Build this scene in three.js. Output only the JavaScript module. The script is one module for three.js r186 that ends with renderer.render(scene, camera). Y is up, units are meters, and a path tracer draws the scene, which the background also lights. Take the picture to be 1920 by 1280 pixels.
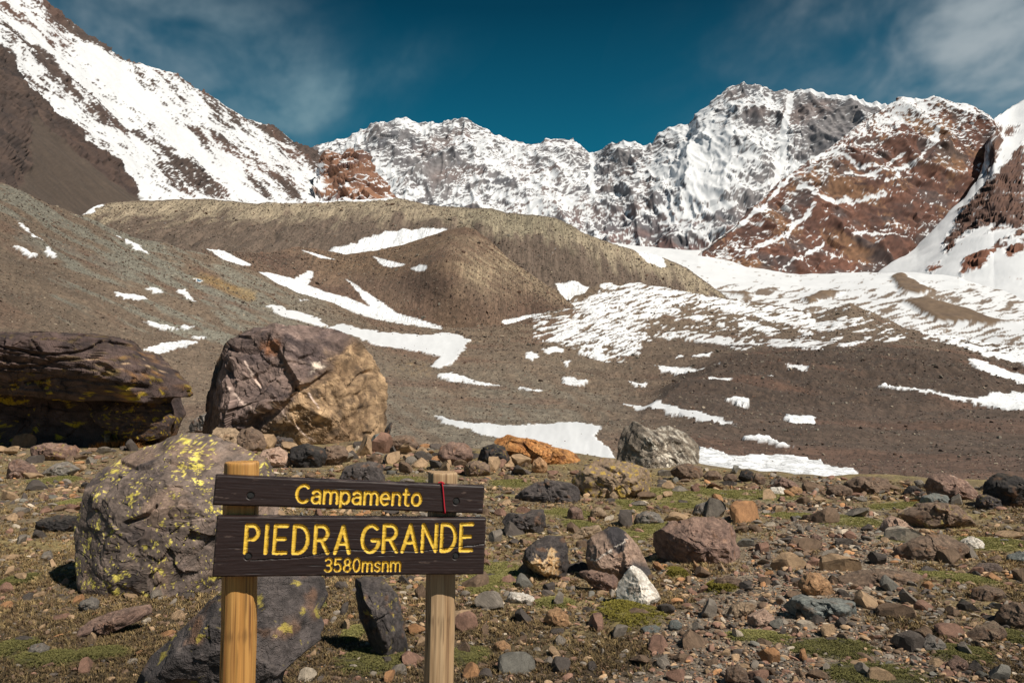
import * as THREE from 'three';
import { mergeGeometries } from 'three/addons/utils/BufferGeometryUtils.js';

// ---------------------------------------------------------------- camera, sky, sun, exposure
const F = 1400, CX = 960, CY = 640, EYE = 1.5, PITCH = Math.atan(120 / 1400);
const scene = new THREE.Scene();
const camera = new THREE.PerspectiveCamera(2 * Math.atan(640 / F) * 180 / Math.PI, 1024 / 682, 0.05, 30000);
camera.position.set(0, EYE, 0);
camera.rotation.x = PITCH;
scene.add(camera);

const renderer = new THREE.WebGLRenderer({ antialias: true });
renderer.setSize(1024, 682);
renderer.toneMapping = THREE.LinearToneMapping;
renderer.toneMappingExposure = 1.12;
renderer.shadowMap.enabled = true;

const SUN = new THREE.Vector3(0.51, 0.755, 0.41).normalize();
const sun = new THREE.DirectionalLight(new THREE.Color(1.0, 0.93, 0.82), 4.3);
sun.position.copy(SUN).multiplyScalar(60); sun.castShadow = true;
sun.shadow.mapSize.set(4096, 4096);
Object.assign(sun.shadow.camera, { left: -40, right: 40, top: 40, bottom: -40, near: 1, far: 200 });
scene.add(sun); scene.add(sun.target);

// ---------------------------------------------------------------- noise, random, small maths
function rng(seed) { let a = seed >>> 0; return () => { a = (a + 0x6D2B79F5) >>> 0; let t = Math.imul(a ^ (a >>> 15), 1 | a); t = (t + Math.imul(t ^ (t >>> 7), 61 | t)) ^ t; return ((t ^ (t >>> 14)) >>> 0) / 4294967296; }; }
const PERM = new Uint8Array(512);
{ const r = rng(77), a = [...Array(256).keys()]; for (let i = 255; i > 0; i--) { const j = Math.floor(r() * (i + 1)); [a[i], a[j]] = [a[j], a[i]]; } for (let i = 0; i < 512; i++) PERM[i] = a[i & 255]; }
function grad(h, x, y, z) { h &= 15; const u = h < 8 ? x : y, v = h < 4 ? y : (h === 12 || h === 14 ? x : z); return ((h & 1) ? -u : u) + ((h & 2) ? -v : v); }
function noise(x, y, z) {
  const fx = Math.floor(x), fy = Math.floor(y), fz = Math.floor(z), X = fx & 255, Y = fy & 255, Z = fz & 255;
  x -= fx; y -= fy; z -= fz;
  const u = x * x * x * (x * (x * 6 - 15) + 10), v = y * y * y * (y * (y * 6 - 15) + 10), w = z * z * z * (z * (z * 6 - 15) + 10);
  const A = PERM[X] + Y, AA = PERM[A] + Z, AB = PERM[A + 1] + Z, B = PERM[X + 1] + Y, BA = PERM[B] + Z, BB = PERM[B + 1] + Z;
  const l = (a, b, t) => a + (b - a) * t;
  return l(l(l(grad(PERM[AA], x, y, z), grad(PERM[BA], x - 1, y, z), u), l(grad(PERM[AB], x, y - 1, z), grad(PERM[BB], x - 1, y - 1, z), u), v),
    l(l(grad(PERM[AA + 1], x, y, z - 1), grad(PERM[BA + 1], x - 1, y, z - 1), u), l(grad(PERM[AB + 1], x, y - 1, z - 1), grad(PERM[BB + 1], x - 1, y - 1, z - 1), u), v), w);
}
function fbm(x, y, z, oct = 4, gain = 0.5) { let s = 0, a = 1, n = 0; for (let i = 0; i < oct; i++) { s += a * noise(x, y, z); n += a; a *= gain; x = x * 2.03 + 11.3; y = y * 2.03 + 5.7; z = z * 2.03 + 8.1; } return s / n; }
function ridged(x, y, z, oct = 4, gain = 0.5) { let s = 0, a = 1, n = 0, w = 1; for (let i = 0; i < oct; i++) { let v = 1 - Math.abs(noise(x, y, z)) * 1.6; v = v * v; s += a * v * w; n += a; w = Math.min(1, Math.max(0.25, v)); a *= gain; x = x * 2.07 + 3.3; y = y * 2.07 + 17.7; z = z * 2.07 + 9.1; } return s / n; }
// cell noise: [distance to nearest, distance to second, cell value]
const H3 = (x, y, z) => { let h = Math.imul(x, 374761393) + Math.imul(y, 668265263) + Math.imul(z, 2147483647 ^ 1274126177); h = Math.imul(h ^ (h >>> 13), 1274126177); return ((h ^ (h >>> 16)) >>> 0) / 4294967296; };
function cell(x, y, z) {
  const X = Math.floor(x), Y = Math.floor(y), Z = Math.floor(z); let d1 = 9, d2 = 9, id = 0, ux = 0, uy = 0, uz = 0;
  for (let i = -1; i < 2; i++) for (let j = -1; j < 2; j++) for (let k = -1; k < 2; k++) {
    const a = H3(X + i, Y + j, Z + k), b = H3(X + i + 57, Y + j + 113, Z + k), c = H3(X + i, Y + j + 91, Z + k + 211);
    const dx = X + i + a - x, dy = Y + j + b - y, dz = Z + k + c - z, d = dx * dx + dy * dy + dz * dz;
    if (d < d1) { d2 = d1; d1 = d; id = a; ux = dx; uy = dy; uz = dz; } else if (d < d2) d2 = d;
  }
  return [Math.sqrt(d1), Math.sqrt(d2), id, ux, uy, uz];
}
// broken faces: every cell a plane with a tilt and a step of its own
function facets(x, y, z, tilt = 1, step = .5) { const q = cell(x, y, z), a = q[2] * 91.7 % 1 - .5, b = q[2] * 57.3 % 1 - .5, c = q[2] * 23.9 % 1 - .5; return -tilt * (a * q[3] + b * q[4] + c * q[5]) * 2 + step * (q[2] - .5); }
const clamp = (x, a = 0, b = 1) => x < a ? a : x > b ? b : x;
const ss = (a, b, x) => { const t = clamp((x - a) / (b - a)); return t * t * (3 - 2 * t); };
const lerp = (a, b, t) => a + (b - a) * t;
const mix3 = (a, b, t) => [a[0] + (b[0] - a[0]) * t, a[1] + (b[1] - a[1]) * t, a[2] + (b[2] - a[2]) * t];
const s2l = c => c <= 0.04045 ? c / 12.92 : Math.pow((c + 0.055) / 1.055, 2.4);
const C = (r, g, b) => [s2l(r / 255), s2l(g / 255), s2l(b / 255)];      // sRGB bytes to linear
const mul = (c, k) => [c[0] * k, c[1] * k, c[2] * k];
const cp = Math.cos(PITCH), sp = Math.sin(PITCH);
// a point of the place from where it is seen in the photograph and its distance along the valley
function at(px, py, d) { const x = (px - CX) / F, y = (CY - py) / F, Y = y * cp + sp, Z = cp - y * sp; return [x / Z * d, EYE + Y / Z * d, -d]; }
// table lookup, smooth between the entries
function table(T, x, k) {
  const n = T.length; if (x <= T[0][0]) return T[0][k]; if (x >= T[n - 1][0]) return T[n - 1][k];
  let lo = 0, hi = n - 1; while (hi - lo > 1) { const m = (lo + hi) >> 1; if (T[m][0] <= x) lo = m; else hi = m; }
  return lerp(T[lo][k], T[hi][k], (x - T[lo][0]) / (T[hi][0] - T[lo][0]));
}
function inPoly(P, x, y) { let c = false; for (let i = 0, j = P.length - 1; i < P.length; j = i++) { const a = P[i], b = P[j]; if ((a[1] > y) !== (b[1] > y) && x < (b[0] - a[0]) * (y - a[1]) / (b[1] - a[1]) + a[0]) c = !c; } return c; }
function segDist(ax, ay, bx, by, x, y) { const dx = bx - ax, dy = by - ay, t = clamp(((x - ax) * dx + (y - ay) * dy) / (dx * dx + dy * dy || 1)); return Math.hypot(x - ax - dx * t, y - ay - dy * t); }
// signed distance to an outline, negative inside
function polyDist(P, x, y) { let d = 1e9; for (let i = 0, j = P.length - 1; i < P.length; j = i++) d = Math.min(d, segDist(P[j][0], P[j][1], P[i][0], P[i][1], x, y)); return inPoly(P, x, y) ? -d : d; }
function lineDist(P, x, y) { let d = 1e9; for (let i = 1; i < P.length; i++) d = Math.min(d, segDist(P[i - 1][0], P[i - 1][1], P[i][0], P[i][1], x, y)); return d; }
function region(list, pad) { return list.map(P => { let x0 = 1e9, x1 = -1e9, y0 = 1e9, y1 = -1e9; for (const [x, y] of P) { x0 = Math.min(x0, x); x1 = Math.max(x1, x); y0 = Math.min(y0, y); y1 = Math.max(y1, y); } return { P, x0: x0 - pad, x1: x1 + pad, y0: y0 - pad, y1: y1 + pad }; }); }
function regionDist(R, x, y) { let d = 99; for (const r of R) if (x > r.x0 && x < r.x1 && y > r.y0 && y < r.y1) d = Math.min(d, polyDist(r.P, x, y)); return d; }

// ---------------------------------------------------------------- sky: deep blue with wisps of high cloud
{
  const W = 3072, H = 1536, data = new Float32Array(W * H * 4);
  const dirOf = (px, py) => { const p = at(px, py, 1); p[1] -= EYE; return [Math.atan2(p[0], 1), Math.atan2(p[1], Math.hypot(p[0], 1))]; };
  // wisps: centre, length, width, lean, strength, greyness
  const wisps = [];
  const add = (px, py, l, w, a, k, g) => { const [az, el] = dirOf(px, py); wisps.push([az, el, l, w, a, k, g]); };
  add(590, 188, .11, .028, .42, .75, .25); add(520, 160, .12, .045, -.5, .42, .3); add(440, 110, .10, .07, -.6, .30, .5); add(555, 228, .055, .016, .2, .45, .25); add(300, 40, .16, .10, -.5, .30, .9);
  add(1885, 95, .045, .06, .6, 5, .95); add(1845, 55, .045, .045, .9, 1.8, .95); add(1830, 130, .06, .05, .7, .7, .9); add(1800, 50, .12, .08, .4, .5, .95); add(1640, 60, .16, .10, .25, .42, 1); add(1930, 15, .08, .05, .2, .9, .95); add(1870, 185, .06, .03, .5, .5, .9);
  const r = rng(5);
  for (let i = 0; i < 26; i++) { const az = .8 + r() * (2 * Math.PI - 1.6); wisps.push([az > Math.PI ? az - 2 * Math.PI : az, .1 + r() * r() * 1.1, .12 + r() * .25, .07 + r() * .12, (r() - .5) * 1.4,   .3 + r() * .6, .5 + r() * .5]); }  // unseen clouds outside the view, added to make the skylight less teal
  for (let j = 0; j < H; j++) {
    const el = ((j + .5) / H - .5) * Math.PI, ce = Math.cos(el), y = Math.sin(el);
    const e = Math.max(0, el) * 180 / Math.PI;
    const base = [table([[0, .15], [12, .05], [19, .0055], [29, .0018], [50, .003], [90, .003]], e, 1), table([[0, .225], [12, .165], [18, .122], [23, .08], [29, .040], [50, .022], [90, .016]], e, 1), table([[0, .275], [12, .235], [18, .2], [23, .142], [29, .078], [50, .052], [90, .042]], e, 1)];
    for (let i = 0; i < W; i++) {
      const o = (j * W + i) * 4; let c = el < 0 ? [.075, .066, .056] : base;
      if (el > -.02) {
        const ph = ((i + .5) / W - .5) * 2 * Math.PI, X = Math.cos(ph) * ce, Z = Math.sin(ph) * ce, az = Math.atan2(X, -Z);
        let m = 0, g = 0;
        for (const w of wisps) {
          let da = az - w[0]; if (da > Math.PI) da -= 2 * Math.PI; if (da < -Math.PI) da += 2 * Math.PI; if (Math.abs(da) > .8) continue;
          da *= ce; const de = el - w[1], ca = Math.cos(w[4]), sa = Math.sin(w[4]), q = ((da * ca + de * sa) / w[2]) ** 2 + ((-da * sa + de * ca) / w[3]) ** 2;
          if (q < 5) { const k = w[5] * Math.exp(-q * 1.1); m += k; g += k * w[6]; }
        }
        if (m > .004) {
          g /= m;
          const wx = fbm(X * 3, y * 3, Z * 3, 3) * .35, wy = fbm(X * 3 + 9, y * 3, Z * 3, 3) * .35;
          const tx = X * 7 + wx * 5, ty = y * 10 + wy * 6 - X * 2, tz = Z * 7;
          const f = clamp(.5 + .95 * fbm(tx, ty, tz, 6, .56)), f2 = clamp(.5 + fbm(X * 22 + wx * 9, y * 28 - X * 6, Z * 22, 5, .6));
          const t = .92 * (1 - Math.exp(-m * (.05 + 1.6 * f * f * (.2 + 1.5 * f2))));
          c = mix3(base, mix3([.09, .22, .275], [.36, .405, .43], g), t);
        }
      }
      data[o] = c[0]; data[o + 1] = c[1]; data[o + 2] = c[2]; data[o + 3] = 1;
    }
  }
  const t = new THREE.DataTexture(data, W, H, THREE.RGBAFormat, THREE.FloatType);
  t.mapping = THREE.EquirectangularReflectionMapping; t.magFilter = THREE.LinearFilter; t.minFilter = THREE.LinearFilter; t.needsUpdate = true;
  scene.background = t; scene.environment = t;
}

// ---------------------------------------------------------------- helpers for building
const used = new Map();
function numbered(n) { const k = used.get(n) || 0; used.set(n, k + 1); return k ? n + '_' + String(k).padStart(3, '0') : n; }
function place(o, name, parent = scene) { o.name = parent === scene ? numbered(name) : name; parent.add(o); o.traverse(m => { if (m.isMesh) { m.castShadow = true; m.receiveShadow = true; } }); return o; }
function tag(o, label, category, group, kind) { if (label) o.userData.label = label; if (category) o.userData.category = category; if (group) o.userData.group = group; if (kind) o.userData.kind = kind; return o; }
function greyTexture(n, fn) { const d = new Uint8Array(n * n * 4); for (let j = 0; j < n; j++) for (let i = 0; i < n; i++) { const v = clamp(fn(i / n, j / n), 0, 1) * 255, o = (j * n + i) * 4; d[o] = d[o + 1] = d[o + 2] = v; d[o + 3] = 255; } const t = new THREE.DataTexture(d, n, n); t.wrapS = t.wrapT = THREE.MirroredRepeatWrapping; t.magFilter = THREE.LinearFilter; t.minFilter = THREE.LinearMipmapLinearFilter; t.generateMipmaps = true; t.needsUpdate = true; return t; }
const H2 = (x, y, k) => H3(x, y, k);
function cell2(x, y, k) { const X = Math.floor(x), Y = Math.floor(y); let d1 = 9, d2 = 9, id = 0; for (let i = -1; i < 2; i++) for (let j = -1; j < 2; j++) { const a = H2(X + i, Y + j, k), dx = X + i + a - x, dy = Y + j + H2(X + i, Y + j, k + 7) - y, d = dx * dx + dy * dy; if (d < d1) { d2 = d1; d1 = d; id = a; } else if (d < d2) d2 = d; } return [Math.sqrt(d1), Math.sqrt(d2), id * 7.13 % 1]; }
// grain of stone: mottling, fine cracks, pale crystals
const STONE = greyTexture(1024, (u, v) => { const f = fbm(u * 9, v * 9, 3, 6, .68), g = noise(u * 150, v * 150, 5), c = Math.abs(noise(u * 14 + .5 * fbm(u * 20, v * 20, 1, 3), v * 14, 8)), c2 = Math.abs(noise(u * 34 + 3, v * 34 + .6 * fbm(u * 30, v * 30, 2, 2), 11)); return .74 + .50 * f + .10 * g - .34 * ss(.035, .0, c) * ss(-.1, .2, f + .1) - .20 * ss(.05, 0, c2) * ss(0, .2, -f) + .2 * ss(.34, .5, g + f * .5); });
// packed grit: stones of three sizes with dark gaps
const GRIT = greyTexture(1024, (u, v) => { const a = cell2(u * 30 + .3 * noise(u * 40, v * 40, 1), v * 30, 1), b = cell2(u * 84, v * 84, 2), c = cell2(u * 190, v * 190, 3), f = fbm(u * 6, v * 6, 7, 4); const k = (q, w) => (.62 + .5 * (q[2] - .5)) * (.45 + .55 * ss(0, w, q[1] - q[0])); return .08 + (a[2] > .72 ? k(a, .18) * 1.15 : b[2] > .4 ? k(b, .2) : k(c, .25) * .95) * (1.18 + .4 * f); });
const mat = (o = {}) => new THREE.MeshStandardMaterial({ vertexColors: true, roughness: .95, metalness: 0, side: THREE.DoubleSide, ...o });
const M = { rock: mat({ roughness: .9, map: STONE, bumpMap: STONE, bumpScale: .012 }), bigRock: mat({ roughness: .9, map: STONE, bumpMap: STONE, bumpScale: .07 }), snow: mat({ roughness: .9 }), earth: mat({ roughness: 1, map: GRIT, bumpMap: GRIT, bumpScale: .012 }), land: mat({ roughness: 1, map: GRIT }), mountain: mat({ roughness: .92 }) };
const LIFT = 1 / .70;      // the grain maps darken by this much on average

function gridGeometry(pos, nu, nv, closedU = false) {
  const idx = new Uint32Array((closedU ? nu : nu - 1) * (nv - 1) * 6); let k = 0;
  for (let j = 0; j < nv - 1; j++) for (let i = 0; i < (closedU ? nu : nu - 1); i++) { const a = j * nu + i, b = j * nu + (i + 1) % nu, c = a + nu, d = b + nu; idx[k++] = a; idx[k++] = c; idx[k++] = b; idx[k++] = b; idx[k++] = c; idx[k++] = d; }
  const g = new THREE.BufferGeometry(); g.setAttribute('position', new THREE.BufferAttribute(pos, 3)); g.setIndex(new THREE.BufferAttribute(idx, 1)); g.computeVertexNormals(); return g;
}
// A hillside between control rows (each a list of [s, t, distance]), relief added along its normals, coloured by what lies on it.
function hillside(name, { x0, x1, step, rows, counts, info, relief, color, back = .12, drop = 60, material = M.mountain, smooth = true, grain = 0 }) {
  const nu = Math.round((x1 - x0) / step) + 1, R = rows.map(r => r), nvs = [0]; let nv = 1; for (const c of counts) { nv += c; nvs.push(nv - 1); }
  const nb = back ? 3 : 0, NV = nv + nb, pos = new Float32Array(nu * NV * 3), S = new Float32Array(nu * NV * 2);
  for (let i = 0; i < nu; i++) {
    const s = lerp(x0, x1, i / (nu - 1)), soft = (r, k, n) => { let a = 0, q = 0; for (let j = -4; j <= 4; j++) { const w = 5 - Math.abs(j); a += w * table(r, s + j * n, k); q += w; } return a / q; };
    const Y = R.map((r, n) => n ? soft(r, 1, 14) : table(r, s, 1)), D = R.map((r, n) => 1 / soft(r, 2, n ? 14 : 5));
    const cr = (A, k, t) => { const a = A[Math.max(0, k - 1)], b = A[k], c = A[k + 1], d = A[Math.min(A.length - 1, k + 2)]; const m1 = k > 0 ? (c - a) / 2 : c - b, m2 = k + 2 < A.length ? (d - b) / 2 : c - b; if (!smooth) return lerp(b, c, t); const t2 = t * t, t3 = t2 * t; return (2 * t3 - 3 * t2 + 1) * b + (t3 - 2 * t2 + t) * m1 + (3 * t2 - 2 * t3) * c + (t3 - t2) * m2; };
    for (let j = 0; j < NV; j++) {
      let t, d, o = j * nu + i;
      if (j < nb) { const q = (nb - j) / nb; t = Y[0] + drop * q * q; d = 1 / D[0] * (1 + back * q); }
      else { const v = j - nb; let k = 0; while (k < counts.length - 1 && v > nvs[k + 1]) k++; const f = (v - nvs[k]) / counts[k]; t = cr(Y, k, f); d = 1 / cr(D, k, f); }
      const p = at(s, t, d); pos[o * 3] = p[0]; pos[o * 3 + 1] = p[1]; pos[o * 3 + 2] = p[2]; S[o * 2] = s; S[o * 2 + 1] = t;
    }
  }
  let g = gridGeometry(pos, nu, NV), N = g.attributes.normal.array; const n = nu * NV, keep = new Array(n);
  for (let o = 0; o < n; o++) {
    const x = pos[o * 3], y = pos[o * 3 + 1], z = pos[o * 3 + 2]; const m = keep[o] = info ? info(x, y, z, S[o * 2], S[o * 2 + 1]) : 0;
    let nx = N[o * 3], ny = N[o * 3 + 1], nz = N[o * 3 + 2]; if (ny < 0) { nx = -nx; ny = -ny; nz = -nz; }
    const h = relief(x, y, z, S[o * 2], S[o * 2 + 1], m); pos[o * 3] = x + nx * h; pos[o * 3 + 1] = y + ny * h; pos[o * 3 + 2] = z + nz * h;
  }
  g.computeVertexNormals(); N = g.attributes.normal.array;
  const col = new Float32Array(n * 3);
  for (let o = 0; o < n; o++) { const c = color(pos[o * 3], pos[o * 3 + 1], pos[o * 3 + 2], S[o * 2], S[o * 2 + 1], keep[o], N[o * 3], Math.abs(N[o * 3 + 1]), N[o * 3 + 2]); col[o * 3] = c[0]; col[o * 3 + 1] = c[1]; col[o * 3 + 2] = c[2]; }
  g.setAttribute('color', new THREE.BufferAttribute(col, 3));
  if (grain) { const uv = new Float32Array(n * 2); for (let o = 0; o < n; o++) { uv[o * 2] = pos[o * 3] / grain; uv[o * 2 + 1] = (pos[o * 3 + 1] * .8 + pos[o * 3 + 2] * .6) / grain; } g.setAttribute('uv', new THREE.BufferAttribute(uv, 2)); }
  const mesh = new THREE.Mesh(g, material); mesh.userData.grid = { nu, nv: NV, S }; place(mesh, name); mesh.userData.kind = 'structure'; return mesh;
}
const SNOW = [.76, .775, .80];
const hills = [];
// ---------------------------------------------------------------- the mountains round the head of the valley
// left: a long snowy wall that runs up the valley, with rock ribs and a brown scree at its near foot
{
  const crest = [[-300, -270, 1400], [-100, -140, 1500], [0, -72, 1550], [85, -2, 1650], [100, 15, 1660], [125, 38, 1690], [160, 62, 1740], [195, 85, 1780], [225, 107, 1830], [265, 117, 1900], [300, 128, 1950], [340, 148, 2050], [365, 165, 2100], [390, 175, 2150], [420, 198, 2230], [450, 215, 2310], [480, 228, 2400], [510, 235, 2500], [545, 262, 2650], [570, 272, 2750], [590, 283, 2850], [606, 300, 2900], [640, 345, 3000]];
  const mid = [[-300, 60, 800], [0, 185, 960], [100, 245, 1080], [250, 330, 1250], [400, 352, 1600], [600, 365, 2350], [640, 378, 2450]];
  const foot = [[-300, 330, 520], [0, 395, 660], [150, 424, 900], [200, 418, 980], [400, 402, 1250], [600, 400, 2000], [640, 400, 2200]];
  const ribTop = [[-300, -160, 0], [0, 84, 0], [30, 108, 0], [40, 145, 0], [100, 205, 0], [145, 235, 0], [165, 265, 0], [215, 295, 0], [250, 345, 0], [268, 372, 0], [640, 700, 0]];
  const scree = region([[[62, 222], [105, 255], [150, 290], [200, 335], [272, 373], [215, 400], [160, 425], [-20, 390], [45, 335]]], 60);
  const crops = region([[[288, 296], [320, 294], [350, 300], [395, 330], [432, 372], [350, 376], [315, 345]], [[350, 238], [372, 240], [400, 290], [425, 325], [405, 315], [375, 280]], [[512, 328], [545, 335], [575, 372], [545, 374]], [[548, 265], [598, 285], [604, 320], [575, 300], [552, 285]], [[470, 225], [510, 232], [540, 258], [500, 250]], [[272, 228], [300, 238], [298, 244], [278, 238]], [[460, 322], [475, 330], [520, 372], [490, 370]]], 40);
  const ribs = [[[5, 48], [60, 95], [110, 140], [165, 175], [215, 230], [255, 250], [300, 285]], [[85, 0], [120, 45], [170, 75], [260, 118]], [[0, 10], [40, 40]], [[230, 165], [300, 200], [350, 238]], [[410, 255], [450, 290], [520, 340]]];
  hillside('snowy_mountain', {
    x0: -150, x1: 640, step: 2, rows: [crest, mid, foot], counts: [150, 70],
    info(x, y, z, s, t) {
      const w1 = fbm(x / 160, y / 160, z / 160, 3) * 22, w2 = fbm(x / 60 + 7, y / 60, z / 60, 3) * 10;
      const S1 = s + w1 + w2, T1 = t + w1 * .6 - w2, tc = table(crest, s, 1), tr = table(ribTop, S1, 1);
      const far = clamp((1900 - z * -1) / 1e9) + 1;                                     // (no change with distance)
      const a = s * .8 - t, b = s * .62 + t * .78;                                       // across and down the fall line
      let rock = .40 * ridged(a / 34, b / 150, 3.1, 4, .6) + .6 * fbm(a / 8, b / 22, 1.7, 4, .65) + .42 * fbm(s / 4.2, t / 3.4, 4, 3, .65) - .30;
      rock += .30 * Math.exp(-Math.max(0, t - tc) / 22) * (.6 + fbm(s / 12, t / 12, 2, 3)) * far;
      rock += .5 * ss(16, -3, lineDist(ribs[0], S1, T1)) + .36 * ss(16, 0, lineDist(ribs[1], S1, T1)) + .3 * ss(9, 0, lineDist(ribs[2], S1, T1)) + .25 * ss(14, 0, lineDist(ribs[3], S1, T1)) + .3 * ss(12, 0, lineDist(ribs[4], S1, T1));
      rock += .62 * ss(9, -9, regionDist(crops, S1, T1)) * (.75 + .9 * fbm(s / 8, t / 6, 3, 3));
      rock -= .5 * ss(34, 5, Math.abs((s * .86 - t - 18 + w1 * .4) - 22)) * ss(120, 200, s) * ss(480, 380, s);   // broad clean snow couloir
      rock -= .25 * ss(24, 0, Math.abs(s * .92 - t + 82 - 60 + w1 * .3)) * ss(60, 120, s) * ss(420, 350, s);
      const below = t - tr, sc = ss(6, -8, regionDist(scree, S1, T1));
      rock += 1.15 * ss(-6, 10, below) * (.72 + .6 * fbm(a / 14, b / 30, 9, 3)) + .6 * ss(40, 110, below);
      return [rock, sc, below];
    },
    relief(x, y, z, s, t, m) {
      const L = .75 + .25 * ss(500, 1800, -z), k = ss(.05, .4, m[0]) * (1 - m[1]);
      return L * (16 * fbm(x / 150, y / 150, z / 150, 4) + k * (15 * (ridged(x / 44, y / 44, z / 44, 4, .55) - .3) + 7 * facets((x + y * .3 + 9 * noise(x / 15, y / 15, z / 15)) / 26, (y - x * .3) / 23, z / 26, .9, .4) + 3 * facets(x / 10, y / 9, z / 10, .9, .4)) + (1 - m[1]) * (1.6 * fbm(x / 9, y / 9, z / 9, 2) + 3.4 * fbm((s * .8 - t) / 10, (s * .62 + t * .78) / 90, 4, 3))) + m[1] * .5 * fbm(x / 4, y / 4, z / 4, 2);
    },
    color(x, y, z, s, t, m, nx, ny) {
      const f = fbm(x / 30, y / 30, z / 30, 4), f2 = fbm(x / 7, y / 7, z / 7, 3);
      let rockC = mix3(C(56, 48, 46), C(86, 72, 65), clamp(.5 + f));
      const red = ss(.05, .35, fbm(x / 220 + 4, y / 220, z / 220, 2) + ss(260, 360, s) * .2 * ss(250, 330, t));
      rockC = mix3(rockC, C(100, 74, 64), red * .6);
      if (m[2] > -10) rockC = mix3(mix3(C(44, 37, 36), C(82, 66, 58), clamp(.45 + 1.3 * f)), rockC, .2);
      rockC = mul(rockC, .8 + .6 * clamp(.5 + f2));
      const k = ss(-.02, .09, m[0] + (0.72 - ny) * .55 + f2 * .12);
      let c = mix3(mul(SNOW, .93 + .07 * f2 + .10 * fbm((s * .8 - t) / 6, (s * .62 + t * .78) / 70, 8, 3)), rockC, k);
      if (m[1] > 0) { const b = s * .62 + t * .78, a = s * .8 - t; const str = fbm(a / 5, b / 60, 3, 3); c = mix3(c, mul(mix3(C(70, 60, 53), C(90, 77, 67), clamp(.5 + str)), .92 + .3 * f2), ss(.2, .7, m[1])); }
      return c;
    },
  });
}
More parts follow.
